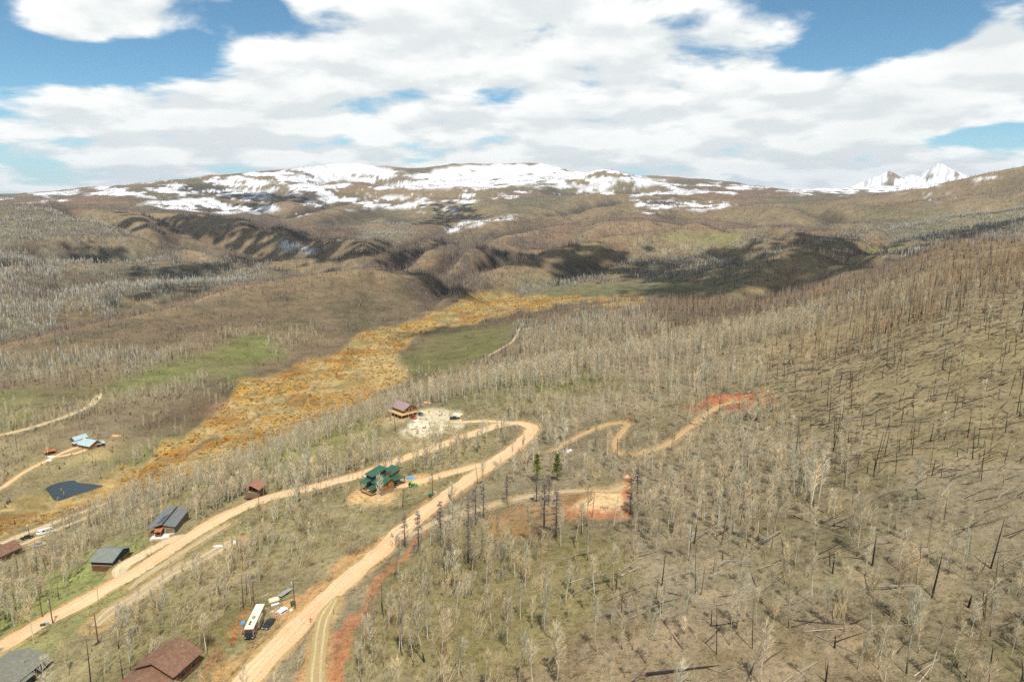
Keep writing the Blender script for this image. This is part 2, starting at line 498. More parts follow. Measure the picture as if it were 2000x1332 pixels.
ROAD_COL = {'tan': (.56, .405, .235), 'twotrack': (.46, .37, .20), 'pale': (.52, .42, .26), 'redtan': (.47, .30, .17), 'pink': (.46, .36, .235), 'straw': (.46, .38, .21)}
road_lines = {}
for name, (px, w, kind) in ROADS.items():
    P = np.array([at(a, b)[:] for a, b in px])
    L = catmull(P[:, :2], 1.6)
    z = ground(L[:, 0], L[:, 1])
    z = smooth1(z, 9 if len(z) > 30 else 4)
    road_lines[name] = np.column_stack([L, z])

# building sites are levelled too: px, py, half sizes m, heading deg
SITES = {}


def site(name, px, py, rad, rmin=60):
    p = at(px, py, rmin)
    SITES[name] = (p, rad)
    return p


for nm, px, py, rad in (('green_house', 745, 962, 12), ('upper_house', 800, 812, 10), ('pad', 850, 828, 13), ('gazebo', 490, 974, 5), ('solar_house', 328, 1047, 9), ('shed', 208, 1108, 8),
                        ('left_house', 28, 1092, 9), ('brown_house', 335, 1345, 11), ('grey_house', 20, 1360, 12), ('cabin', 165, 876, 12), ('pond', 140, 958, 24), ('mesa', 1190, 985, 9), ('bus', 490, 1228, 8), ('redpad', 1450, 785, 12)):
    site(nm, px, py, rad)

# grade the land under tracks and sites
ROADD = np.full(GZ.shape, 99.0, np.float32)
ROADH = np.zeros(GZ.shape, np.float32)


def window(x, y, rad):
    r0, a0 = math.hypot(x, y), math.atan2(x, y)
    j0, j1 = np.searchsorted(RR, [r0 - rad, r0 + rad])
    i0, i1 = np.searchsorted(AZ, [a0 - rad / r0, a0 + rad / r0])
    return slice(max(j0 - 1, 0), j1 + 1), slice(max(i0 - 1, 0), i1 + 1)


GZ0 = GZ.copy()
for nm, (p, rad) in SITES.items():
    w = window(p.x, p.y, rad * 2.2)
    d = np.hypot(GX[w] - p.x, GY[w] - p.y)
    k = 1 - sstep(d, rad, rad * 2.1)
    GZ[w] = GZ[w] * (1 - k) + (p.z - (1.2 if nm == 'pond' else 0)) * k
for name, L in road_lines.items():
    wd = ROADS[name][1]
    for (x, y, z) in L:
        w = window(x, y, wd / 2 + 6)
        d = np.hypot(GX[w] - x, GY[w] - y) - wd / 2
        m = d < ROADD[w]
        ROADD[w] = np.where(m, d, ROADD[w])
        ROADH[w] = np.where(m, z, ROADH[w])
_k = (1 - sstep(ROADD, 0.6, 5.0)) * (ROADD < 50)
GZ = GZ * (1 - _k) + (ROADH - 0.16) * _k
# ------------------------------------------------------------------ what covers the land
GPX, GPY = project(GX, GY, GZ)
_nx = fbm(GA * 1333, GB * 420, 60, 4, 51, 0.6) * 16
_ny = fbm(GA * 1333, GB * 420, 60, 4, 61, 0.6) * 7
QX, QY = GPX + _nx, GPY + _ny


def srgb(r, g, b, k=0.71):
    f = lambda c: ((c / 255 + 0.055) / 1.055) ** 2.4 if c > 10 else c / 255 / 12.92
    return np.array([f(r), f(g), f(b)]) * k


def area(poly, rmin=0, rmax=1e9, soft=2, raw=False):
    xs = [p[0] for p in poly]
    ys = [p[1] for p in poly]
    X, Y = (GPX, GPY) if raw else (QX, QY)
    bb = (X > min(xs)) & (X < max(xs)) & (Y > min(ys)) & (Y < max(ys)) & (GR > rmin) & (GR < rmax) & (GY > 0)
    m = np.zeros(GZ.shape, np.float32)
    m[bb] = inpoly(X[bb], Y[bb], poly)
    if soft:
        m = blur(m, soft, 2)
    return m


NZ1 = fbm(GX, GY, 14, 4, 101)
NZ2 = fbm(GX, GY, 70, 4, 111)
NZ3 = fbm(GX, GY, 330, 4, 121)
NZ4 = fbm(GX, GY, 1200, 3, 131)
ALB = np.zeros(GZ.shape + (3,))


def paint(mask, colr):
    global ALB
    m = np.clip(mask, 0, 1)[..., None]
    ALB = ALB * (1 - m) + np.asarray(colr) * m


_near = 1 - sstep(GR, 450, 800)
ALB[:] = srgb(124, 108, 84)
paint(sstep(NZ3, -0.1, 0.4) * 0.8, srgb(138, 120, 88))
paint(sstep(-NZ3 + .4 * NZ2, 0.1, 0.6) * 0.7, srgb(96, 88, 70))
paint(sstep(NZ2, 0.1, 0.7) * 0.6, srgb(108, 104, 70))
paint(sstep(NZ4, 0.0, 0.4) * sstep(GR, 1500, 2500) * .75, srgb(138, 112, 92))
paint(sstep(-NZ4, 0.05, 0.45) * sstep(GR, 1200, 2200) * .6, srgb(108, 108, 84))
# relief shading put into the cover: right and far faces darker, opposite ones paler
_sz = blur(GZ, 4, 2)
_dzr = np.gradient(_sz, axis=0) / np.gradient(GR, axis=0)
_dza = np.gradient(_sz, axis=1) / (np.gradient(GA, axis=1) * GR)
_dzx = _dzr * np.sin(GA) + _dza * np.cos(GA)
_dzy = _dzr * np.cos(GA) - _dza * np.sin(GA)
SHADY = sstep(-.75 * _dzx - .65 * _dzy + .25 * NZ2 * .3, .0, .16) * sstep(GR, 700, 1300)  # masks the painted dark side, where timber also grows denser
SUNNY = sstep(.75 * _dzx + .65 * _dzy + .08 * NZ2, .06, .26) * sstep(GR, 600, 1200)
_g = (blur(GZ, 9, 2) - GZ) / (.0075 * GR) * sstep(GR, 650, 1200)  # hollowness; relief put into the colour, hollows darker and crests paler
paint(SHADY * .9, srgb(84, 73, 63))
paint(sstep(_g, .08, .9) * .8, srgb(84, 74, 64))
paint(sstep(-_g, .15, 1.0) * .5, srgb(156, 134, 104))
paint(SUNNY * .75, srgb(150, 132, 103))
GROVES = [  # far aspen groves: pixels, range, stems per square metre
    ([(-20, 600), (300, 545), (520, 522), (540, 540), (420, 568), (250, 606), (-20, 672)], 800, 2200, .030), ([(-20, 512), (190, 500), (185, 532), (-20, 566)], 1200, 2400, .028),
    ([(-20, 400), (200, 420), (300, 500), (150, 560), (-20, 600)], 1000, 3200, .010), ([(260, 470), (420, 500), (520, 520), (300, 545), (200, 560)], 1200, 2400, .012),
    ([(1000, 560), (1450, 520), (1460, 560), (1200, 565), (1050, 575)], 1000, 2000, .016), ([(1250, 470), (1480, 460), (1560, 500), (1350, 540), (1200, 530)], 1200, 2600, .012),
    ([(1560, 470), (1750, 440), (2050, 370), (2050, 480), (1900, 470), (1750, 490)], 1400, 3600, .012), ([(1700, 505), (1800, 495), (1760, 512)], 1000, 2000, .03),
    ([(700, 440), (800, 430), (820, 470), (720, 480)], 1500, 3500, .010), ([(930, 545), (1100, 555), (1080, 575), (940, 575)], 1000, 2000, .012),
    ([(1010, 640), (1250, 610), (1320, 640), (1150, 660), (1010, 690)], 650, 1200, .02), ([(-20, 690), (370, 690), (300, 720), (-20, 745)], 500, 1000, .01),
]
for poly, r0, r1, d in GROVES:
    paint(area(poly, r0, r1, 4) * min(.75, .35 + d * 14) * sstep(NZ2 + .4 * NZ1, -.5, .3), srgb(146, 142, 116))
# the near slope: litter, dry grass and ash
paint(_near, srgb(143, 130, 105))
paint(_near * sstep(NZ2, -0.3, 0.5) * 0.55, srgb(129, 118, 87))
paint(_near * sstep(NZ1, 0.1, 0.7) * 0.5, srgb(158, 139, 109))
paint(_near * sstep(-NZ1, 0.15, 0.7) * 0.5, srgb(112, 104, 68))
paint(area([(1400, 720), (1600, 640), (2050, 560), (2050, 900), (1700, 900), (1500, 800)], 200, 700, 4) * .6, srgb(150, 134, 98))
paint(area([(640, 1332), (700, 1210), (820, 1050), (1000, 1020), (1200, 1040), (1250, 1130), (1000, 1332)], 0, 400, 4) * .6, srgb(126, 117, 70))
paint(area([(1000, 1250), (1300, 1200), (1700, 1220), (1700, 1400), (1000, 1400)], 0, 400, 4) * .22, srgb(160, 130, 98))
paint(area([(-80, 830), (700, 790), (1000, 830), (880, 960), (620, 1150), (430, 1400), (-80, 1400)], 0, 620, 5, True) * .65 * (.7 + .4 * NZ2), srgb(152, 142, 96))
# meadows
G1 = srgb(120, 128, 72)
G2 = srgb(112, 112, 64)
GREENS = [
    ([(505, 650), (430, 672), (330, 712), (195, 758), (208, 778), (400, 738), (480, 745), (520, 700), (560, 690)], 500, 1200, G1, .9),
    ([(-20, 765), (180, 756), (196, 772), (120, 800), (-20, 836)], 400, 1000, G1, .65),
    ([(760, 700), (860, 640), (1025, 628), (1000, 668), (950, 698), (860, 735), (800, 735)], 600, 1300, G2, .85),
    ([(640, 838), (730, 806), (770, 838), (715, 868), (620, 905), (520, 932), (420, 956), (320, 990), (300, 985), (420, 925), (540, 885)], 250, 520, srgb(148, 144, 88), .9),
    ([(-40, 1190), (60, 1140), (160, 1080), (230, 1052), (300, 1052), (310, 1066), (240, 1112), (130, 1182), (-40, 1280)], 200, 400, srgb(146, 152, 90), .9),
    ([(40, 1240), (150, 1188), (280, 1112), (345, 1082), (300, 1132), (200, 1204), (100, 1270), (-40, 1330)], 150, 330, srgb(146, 146, 86), .85),
    ([(930, 730), (1100, 700), (1230, 745), (1060, 800), (900, 798), (840, 806)], 330, 620, srgb(118, 118, 68), .75),
    ([(480, 740), (400, 800), (330, 850), (240, 900), (190, 930), (270, 900), (420, 815), (500, 760)], 450, 900, srgb(104, 98, 66), .7),
    ([(60, 950), (110, 938), (200, 950), (200, 985), (100, 1000), (40, 990)], 380, 600, srgb(120, 118, 60), .8),
    ([(180, 900), (330, 860), (400, 830), (330, 880), (200, 935)], 400, 700, srgb(110, 118, 62), .7),
    ([(1000, 570), (1300, 545), (1460, 575), (1260, 580), (1080, 578)], 1100, 1600, srgb(106, 112, 76), .75),
    ([(1290, 455), (1460, 455), (1440, 475), (1330, 478)], 1700, 2600, srgb(132, 136, 82), .8),
    ([(1120, 482), (1180, 470), (1160, 492)], 1500, 2300, srgb(160, 150, 92), .8),
    ([(1680, 492), (1780, 480), (1790, 488), (1700, 500)], 1300, 2200, srgb(140, 138, 84), .8),
    ([(440, 1180), (560, 1150), (500, 1230), (380, 1300), (250, 1300)], 100, 330, srgb(124, 112, 66), .7),
]
for poly, r0, r1, c, k in GREENS:
    paint(area(poly, r0, r1, 3) * k * (0.75 + 0.35 * np.clip(NZ2, -1, 1)), c)
# burnt, dark ground
for poly, r0, r1, k in [([(800, 655), (880, 632), (1000, 606), (1120, 598), (1050, 622), (980, 632), (870, 648)], 700, 1400, .8),
                        ([(80, 770), (200, 755), (180, 785), (80, 810)], 400, 900, .35),
                        ([(270, 820), (420, 760), (490, 760), (480, 790), (380, 850), (280, 860)], 450, 900, .6),
                        ([(1050, 640), (1400, 600), (1500, 600), (1400, 640), (1250, 660)], 600, 1100, .55)]:
    paint(area(poly, r0, r1, 3) * k, srgb(92, 78, 60))
# ridge crests scraped bare
for poly, r0, r1 in [([(-20, 694), (130, 652), (250, 624), (450, 573), (580, 546), (700, 528), (580, 541), (450, 566), (250, 616), (130, 644), (-20, 684)], 600, 1500),
                     ([(905, 535), (960, 512), (975, 530), (930, 552)], 1300, 2000), ([(720, 520), (760, 505), (880, 512), (860, 525)], 1500, 2600),
                     ([(1480, 590), (1560, 565), (1650, 540), (1700, 535), (1600, 575), (1500, 605)], 600, 1200), ([(1760, 512), (1860, 480), (1880, 490), (1800, 520)], 600, 1100)]:
    paint(area(poly, r0, r1, 1) * .35, srgb(168, 134, 104))
# willow bottom: golden shrubs over straw
WILLOW = [(-30, 1010), (40, 975), (90, 965), (200, 935), (300, 885), (420, 812), (460, 770), (480, 740), (560, 722), (640, 695), (690, 660), (760, 640), (860, 610), (905, 590), (925, 574), (1000, 576), (1100, 579), (1255, 577),
          (1240, 590), (1150, 594), (1050, 606), (950, 622), (860, 642), (800, 662), (765, 685), (770, 720), (795, 742), (740, 766), (690, 790), (620, 816), (560, 846), (480, 886), (400, 920), (300, 950), (200, 980), (100, 1018), (-30, 1060)]
WMASK = area(WILLOW, 380, 1650, 1)
WPATCH = sstep(NZ2 * .9 + NZ1 * .5, -.35, .35)
paint(WMASK * .95, srgb(190, 166, 116, .66))
paint(WMASK * sstep(-NZ2 + .3 * NZ1, .15, .6) * .8, srgb(132, 118, 74))
paint(WMASK * sstep(NZ1 + .3 * NZ2, -0.25, 0.25) * WPATCH * .75, srgb(188, 142, 58, .66))
paint(WMASK * sstep(fbm(GX, GY, 45, 3, 144), .15, .5) * .5, srgb(150, 96, 44))
paint(WMASK * sstep(-NZ1, 0.25, 0.6) * .6, srgb(120, 104, 62))
paint(area([(600, 800), (720, 740), (790, 742), (700, 790), (640, 812)], 500, 900, 2) * .6, srgb(176, 136, 80))
# straw floor
paint(area([(700, 700), (770, 690), (795, 742), (740, 745), (700, 735)], 600, 1000, 2) * .6, srgb(196, 172, 120))
# stream
for pts in [[(130, 990), (240, 952), (270, 935), (330, 905), (420, 860), (500, 815), (560, 780), (600, 752), (650, 720), (700, 690), (790, 655), (900, 625)]]:
    L = catmull(np.array([at(a, b)[:2] for a, b in pts]), 3.0)
    L[:, 0] += 9 * np.sin(np.arange(len(L)) * .16) + 5 * np.sin(np.arange(len(L)) * .43)
    STREAM = L
SD = np.full(GZ.shape, 99.0, np.float32)
for x, y in STREAM:
    w = window(x, y, 6)
    SD[w] = np.minimum(SD[w], np.hypot(GX[w] - x, GY[w] - y))
paint((1 - sstep(SD, .6, 2.4)) * .6, srgb(84, 80, 68))
# bare soil
RED = srgb(172, 106, 72)
for poly, r0, r1, c, k in [
    ([(1330, 802), (1395, 772), (1515, 768), (1520, 786), (1440, 802), (1400, 800)], 250, 500, RED, .95),
    ([(1215, 820), (1245, 812), (1240, 828)], 250, 500, RED, .6),
    ([(612, 1345), (640, 1262), (690, 1186), (770, 1092), (825, 1046), (850, 1038), (790, 1092), (735, 1160), (690, 1235), (662, 1345)], 100, 330, srgb(186, 122, 82), .8),
    ([(560, 1345), (600, 1260), (615, 1240), (612, 1345)], 100, 330, srgb(186, 136, 92), .7),
    ([(1095, 985), (1160, 968), (1225, 950), (1232, 985), (1222, 1016), (1120, 1016)], 180, 330, srgb(196, 132, 92), .85),
    ([(1120, 990), (1150, 965), (1215, 958), (1222, 990), (1180, 998)], 180, 330, srgb(214, 184, 138, .75), .9),
    ([(1215, 932), (1240, 930), (1238, 968), (1222, 975)], 180, 330, srgb(196, 126, 86), .8),
    ([(940, 1020), (1010, 985), (1080, 990), (1130, 1000), (1050, 1050), (950, 1062)], 180, 330, srgb(158, 116, 72), .6),
    ([(1100, 965), (1180, 962), (1130, 980), (1080, 985)], 180, 330, srgb(160, 110, 60), .6),
    ([(778, 840), (800, 815), (880, 806), (905, 824), (890, 840), (830, 854), (790, 850)], 250, 450, srgb(226, 214, 186, .8), .95),
    ([(812, 800), (850, 798), (884, 806), (880, 816), (820, 812)], 250, 450, srgb(222, 206, 172, .8), .9),
    ([(718, 835), (760, 800), (786, 812), (770, 830)], 250, 480, srgb(190, 168, 122), .8),
    ([(760, 850), (800, 850), (860, 860), (840, 880), (760, 880)], 250, 480, srgb(170, 150, 106), .5),
    ([(672, 968), (700, 950), (790, 962), (765, 985), (720, 992), (685, 988)], 200, 330, srgb(218, 180, 128, .75), .95),
    ([(770, 935), (830, 922), (840, 940), (780, 960)], 200, 330, srgb(214, 176, 124, .75), .9),
    ([(430, 1300), (520, 1240), (560, 1195), (620, 1140), (700, 1070), (760, 1040), (700, 1110), (560, 1240), (450, 1345), (400, 1345)], 100, 330, srgb(206, 160, 104), .6),
    ([(540, 1195), (600, 1150), (650, 1130), (600, 1190), (560, 1215)], 100, 330, srgb(214, 160, 108), .8),
    ([(440, 1250), (500, 1240), (520, 1215), (490, 1190), (470, 1210)], 100, 330, srgb(190, 140, 92), .7),
    ([(380, 1345), (395, 1300), (430, 1260), (440, 1290)], 100, 330, srgb(172, 116, 76), .6),
    ([(830, 985), (850, 965), (870, 962), (850, 1000), (800, 1030)], 180, 330, srgb(196, 118, 76), .7),
    ([(640, 1130), (690, 1075), (720, 1060), (680, 1110)], 180, 330, srgb(198, 140, 90), .5),
    ([(120, 905), (200, 870), (215, 890), (150, 905)], 400, 700, srgb(176, 156, 108), .7),
    ([(175, 885), (190, 868), (240, 850), (240, 862), (205, 890), (190, 900)], 400, 700, srgb(176, 150, 106), .7),
    ([(36, 1062), (60, 1048), (92, 1060), (70, 1075)], 200, 400, srgb(200, 178, 134), .9),
    ([(245, 966), (278, 958), (270, 975)], 300, 600, srgb(206, 186, 136), .7),
    ([(410, 1075), (470, 1040), (480, 1055), (430, 1090), (380, 1100)], 200, 330, srgb(190, 160, 118), .7),
    ([(390, 800), (440, 780), (460, 800), (420, 812)], 500, 800, srgb(176, 134, 104), .5),
]:
    paint(area(poly, r0, r1, 1) * k * (0.85 + .3 * np.clip(NZ1, -1, 1)), c)
# dusty verges
_v = (1 - sstep(ROADD + 1.2 * NZ1, 0.2, 2.6)) * (GR < 700)
paint(_v * .7, srgb(192, 160, 110, .66))
# snow
_st = fbm(GPX / 4.2, GPY * 1.25, 14, 5, 201, .6)          # drifts drawn out along the slopes
_st2 = fbm(GX, GY, 500, 5, 211, .55)
SNOW = np.zeros(GZ.shape, np.float32)
for poly, r0, cov in [
    ([(-20, 390), (150, 371), (300, 354), (500, 337), (690, 316), (790, 338), (830, 368), (700, 384), (560, 378), (480, 396), (380, 384), (250, 386), (100, 396), (-20, 402)], 3600, .47),
    ([(560, 345), (640, 318), (690, 316), (760, 332), (700, 348), (600, 360)], 4500, .9),
    ([(800, 352), (860, 330), (1000, 324), (1060, 318), (1115, 336), (1100, 354), (950, 366), (840, 366)], 4500, .95),
    ([(1040, 362), (1100, 338), (1170, 325), (1250, 343), (1310, 360), (1250, 368), (1100, 364)], 4500, .6),
    ([(1235, 393), (1300, 393), (1430, 398), (1400, 408), (1290, 412), (1250, 416)], 3000, .62),
    ([(1280, 352), (1420, 362), (1450, 356), (1520, 370), (1680, 364), (1850, 362), (1930, 352), (1900, 372), (1560, 380), (1300, 372)], 4800, .45),
    ([(1430, 366), (1450, 356), (1490, 372)], 4500, .75),
    ([(280, 398), (380, 380), (540, 402), (560, 412), (440, 418), (330, 408)], 2800, .62),
    ([(640, 384), (800, 372), (1000, 366), (1100, 372), (1010, 384), (900, 400), (780, 396), (640, 415), (520, 428), (560, 404)], 3200, .27),
    ([(640, 378), (720, 380), (800, 394), (900, 412), (860, 416), (720, 396), (610, 398)], 3200, .5),
    ([(1030, 366), (1200, 366), (1400, 378), (1300, 386), (1100, 380)], 3600, .4),
    ([(560, 470), (620, 500), (610, 503), (550, 476)], 1500, .5),
    ([(860, 450), (900, 442), (960, 430), (1005, 422), (1005, 428), (930, 440), (880, 452)], 2000, .85),
    ([(1896, 474), (1910, 475), (1908, 479), (1898, 479)], 500, .8),
    ([(1740, 388), (1880, 378), (1840, 392)], 2500, .3),
    ([(1890, 352), (1960, 335), (2030, 318), (2030, 326), (1960, 345), (1900, 362)], 3000, .45),
]:
    a = area(poly, r0, 1e9, 1)
    thr = 0.75 - 1.35 * cov
    SNOW = np.maximum(SNOW, a * sstep(_st * .75 + _st2 * .45, thr - .16, thr + .16))
_pk = (GR > 10500) & (GZ > CAMZ + 20)
SNOW = np.maximum(SNOW, _pk * sstep(_st2 * .9 + fbm(GA * 3500, GB * 300, 40, 4, 221) * .7, -.62, -.35))
# timber standing in the snow greys it
_tim = sstep(fbm(GX, GY, 60, 3, 231, .7) + .6 * fbm(GX, GY, 700, 3, 241), -.1, .6) * (GR > 3500) * (1 - .75 * area([(620, 335), (680, 316), (740, 330), (700, 342)], 4500, 1e9, 2)) * (1 - .8 * area([(810, 345), (870, 328), (1060, 318), (1110, 336), (1000, 350)], 4500, 1e9, 2))
paint(SNOW, (.80, .82, .86))
paint(SNOW * _tim * .7, (.30, .27, .25))
SNOW = SNOW * (1 - .6 * _tim)
def grid_mesh(name, X, Y, Z):
    nr, na = X.shape
    me = bpy.data.meshes.new(name)
    co = np.stack([X, Y, Z], -1).reshape(-1, 3)
    idx = np.arange(nr * na).reshape(nr, na)
    q = np.stack([idx[:-1, :-1], idx[:-1, 1:], idx[1:, 1:], idx[1:, :-1]], -1).reshape(-1, 4)
    me.vertices.add(len(co))
    me.vertices.foreach_set('co', co.ravel().astype(np.float32))
    me.loops.add(q.size)
    me.loops.foreach_set('vertex_index', q.ravel().astype(np.int32))
    me.polygons.add(len(q))
    me.polygons.foreach_set('loop_start', np.arange(0, q.size, 4, dtype=np.int32))
    me.update(calc_edges=True)
    me.polygons.foreach_set('use_smooth', np.ones(len(q), bool))
    return me


def material(name):
    m = bpy.data.materials.new(name)
    m.use_nodes = True
    return m, NT(m.node_tree)


def put(name, me, kind=None, parent=None):
    o = bpy.data.objects.new(name, me)
    col.objects.link(o)
    if kind:
        o['kind'] = kind
    if parent:
        o.parent = parent
    return o


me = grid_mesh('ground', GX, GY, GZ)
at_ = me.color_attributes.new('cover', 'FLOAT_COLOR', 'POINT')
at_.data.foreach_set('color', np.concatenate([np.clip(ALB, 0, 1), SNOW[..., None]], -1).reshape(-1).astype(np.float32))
M_ground, N = material('ground_cover')
ac = N.n('ShaderNodeVertexColor', layer_name='cover')
pos = N.n('ShaderNodeNewGeometry').outputs['Position']
n1 = N.noise(pos, 0.55, 6.0, 0.68)
n2 = N.noise(pos, 0.06, 5.0, 0.6)
n3 = N.noise(pos, 1.9, 4.0, 0.65)
n4 = N.noise(pos, 0.21, 5.0, 0.7, 0.6)
k = N.math('ADD', N.ramp(n1, .25, .75, .58, 1.42, False), N.math('ADD', N.ramp(n2, .3, .7, -.27, .27, False), N.ramp(N.noise(pos, 0.013, 4.0, 0.6), .3, .7, -.14, .14, False)))
k = N.math('ADD', k, N.ramp(n3, .3, .7, -.48, .48, False))
snowm = ac.outputs['Alpha']
k2 = N.mix(snowm, N.n('ShaderNodeCombineXYZ', {0: k, 1: k, 2: k}).outputs[0], (1, 1, 1))
c = N.mix(1.0, ac.outputs['Color'], k2, 'MULTIPLY')
bare = N.math('SUBTRACT', 1.0, snowm)
# tufts of greener growth, dark litter and pale stones
c = N.mix(N.math('MULTIPLY', N.math('MULTIPLY', N.ramp(n4, .54, .68), .42), bare), c, N.mix(1.0, c, (.78, .92, .62, 1), 'MULTIPLY'))
c = N.mix(N.math('MULTIPLY', N.math('MULTIPLY', N.ramp(n3, .55, .64), .62), bare), c, N.mix(1.0, c, (.50, .48, .45, 1), 'MULTIPLY'))
st = N.n('ShaderNodeTexVoronoi', {'Vector': pos, 'Scale': .8}, feature='F1').outputs['Distance']
c = N.mix(N.math('MULTIPLY', N.math('MULTIPLY', N.ramp(st, .05, .13, 1.0, 0.0), N.ramp(n4, .45, .6)), N.math('MULTIPLY', bare, .7)), c, (.40, .35, .27))
bmp = N.n('ShaderNodeBump', {'Strength': 0.55, 'Distance': 0.3, 'Height': n1})
b = N.n('ShaderNodeBsdfPrincipled', {'Base Color': c, 'Roughness': 0.95, 'Specular IOR Level': 0.1, 'Normal': bmp.outputs[0]})
N.n('ShaderNodeOutputMaterial', {'Surface': b.outputs[0]})
me.materials.append(M_ground)
put('ground', me, 'structure')
# ------------------------------------------------------------------ roads and tracks as worn sheets on the graded land
def road_material(name, colr, kind):
    m, N = material(name)
    uv = N.n('ShaderNodeUVMap', uv_map='along').outputs[0]
    s = N.n('ShaderNodeSeparateXYZ', {0: uv})
    across, along = s.outputs[0], s.outputs[1]
    pos = N.n('ShaderNodeNewGeometry').outputs['Position']
    streak = N.noise(N.n('ShaderNodeCombineXYZ', {0: N.math('MULTIPLY', across, 5.0), 1: N.math('MULTIPLY', along, .035), 2: 0.0}).outputs[0], 1.0, 5.0, .65, .3)
    blot = N.noise(pos, .09, 5.0, .6)
    grit = N.noise(pos, 1.6, 4.0, .7)
    base = N.mix(N.ramp(streak, .35, .68), tuple(c * .80 for c in colr), tuple(min(1, c * 1.12) for c in colr))
    base = N.mix(N.math('MULTIPLY', N.ramp(blot, .48, .7), .55), base, (colr[0] * .98, colr[1] * .76, colr[2] * .62))
    if kind in ('tan', 'redtan'):
        base = N.mix(N.math('MULTIPLY', N.ramp(across, .1, .95), .45), base, (.50, .27, .13))
    # wheel lines
    wl = N.math('ABSOLUTE', N.math('SUBTRACT', N.math('ABSOLUTE', across), .45))
    rut = N.ramp(wl, .05, .22, 1.0, 0.0)
    if kind == 'twotrack':
        base = N.mix(N.ramp(N.math('ADD', rut, N.math('MULTIPLY', N.math('SUBTRACT', blot, .5), 1.2)), .1, .8), (.33, .25, .12), base)
    elif kind in ('pink', 'redtan'):
        base = N.mix(N.math('MULTIPLY', N.math('SUBTRACT', 1.0, rut), .55), base, (.24, .20, .10))
    k = N.ramp(grit, .3, .7, .82, 1.16, False)
    base = N.mix(1.0, base, N.n('ShaderNodeCombineXYZ', {0: k, 1: k, 2: k}).outputs[0], 'MULTIPLY')
    bmp = N.n('ShaderNodeBump', {'Strength': .4, 'Distance': .12, 'Height': N.math('ADD', streak, N.math('MULTIPLY', rut, -.5))})
    b = N.n('ShaderNodeBsdfPrincipled', {'Base Color': base, 'Roughness': .95, 'Specular IOR Level': .1, 'Normal': bmp.outputs[0]})
    N.n('ShaderNodeOutputMaterial', {'Surface': b.outputs[0]})
    return m


ROAD_MAT = {k: road_material('worn_' + k, c, k) for k, c in ROAD_COL.items()}
for ri_, (name, L) in enumerate(road_lines.items()):
    _, wd, kind = ROADS[name]
    t = np.gradient(L[:, :2], axis=0)
    t /= np.linalg.norm(t, axis=1)[:, None] + 1e-9
    nrm = np.column_stack([t[:, 1], -t[:, 0]])
    s = np.concatenate([[0], np.cumsum(np.linalg.norm(np.diff(L[:, :2], axis=0), axis=1))])
    prof = np.linspace(-1, 1, 9)
    wob = lambda sd: fbm(s + sd, s * 0 + sd, 9, 3, 7 + ri_) * .9
    el, er = wd / 2 + wob(3) * wd * .13, wd / 2 + wob(80) * wd * .13
    if not name.startswith('dirt'):
        tp = np.minimum(np.minimum(s, s[-1] - s) / 6.0, 1) * .55 + .45
        el, er = el * tp, er * tp
    V, UV = [], []
    for q in prof:
        half = np.where(q < 0, el, er)
        off = q * half
        edge = abs(q) ** 3
        rutz = -.05 if abs(abs(q) - .45) < .13 else 0.0
        V.append(np.column_stack([L[:, :2] + nrm * off[:, None], L[:, 2] + .05 - .17 * edge + rutz + .0013 * ri_]))
        UV.append(np.column_stack([np.full(len(s), q), s]))
    V, UV = np.stack(V, 1), np.stack(UV, 1)
    me = grid_mesh(name, V[..., 0], V[..., 1], V[..., 2])
    me.flip_normals()
    ul = me.uv_layers.new(name='along')
    li = np.empty(len(me.loops), np.int32)
    me.loops.foreach_get('vertex_index', li)
    ul.data.foreach_set('uv', UV.reshape(-1, 2)[li].ravel().astype(np.float32))
    me.materials.append(ROAD_MAT[kind])
    put(name, me, 'structure')

# ------------------------------------------------------------------ pond
PONDPX = [(88, 955), (101, 947), (118, 942), (134, 939), (146, 938), (151, 942), (164, 944), (178, 945), (190, 947), (202, 949), (186, 955), (168, 961), (150, 966), (126, 975), (112, 978), (104, 975), (98, 966)]
pp = [at(a, b) for a, b in PONDPX]
pz = float(SITES['pond'][0].z) - 1.2 + .10
ring = catmull(np.array([(p.x, p.y) for p in pp] + [(pp[0].x, pp[0].y)]), 1.5)[:-1]
me = bpy.data.meshes.new('pond')
cx, cy_ = ring.mean(0)
vs = [(cx, cy_, pz)] + [(x, y, pz) for x, y in ring]
me.from_pydata(vs, [], [(0, i + 1, (i + 1) % len(ring) + 1) for i in range(len(ring))])
me.update()
if me.polygons[0].normal.z < 0:
    me.flip_normals()
m, N = material('pond_water')
wv = N.noise(N.n('ShaderNodeNewGeometry').outputs['Position'], 1.1, 3.0, .6)
bmp = N.n('ShaderNodeBump', {'Strength': .03, 'Distance': .05, 'Height': wv})
b = N.n('ShaderNodeBsdfPrincipled', {'Base Color': (.020, .032, .034, 1), 'Roughness': .22, 'IOR': 1.33, 'Normal': bmp.outputs[0]})
N.n('ShaderNodeOutputMaterial', {'Surface': b.outputs[0]})
me.materials.append(m)
put('pond', me, 'structure')
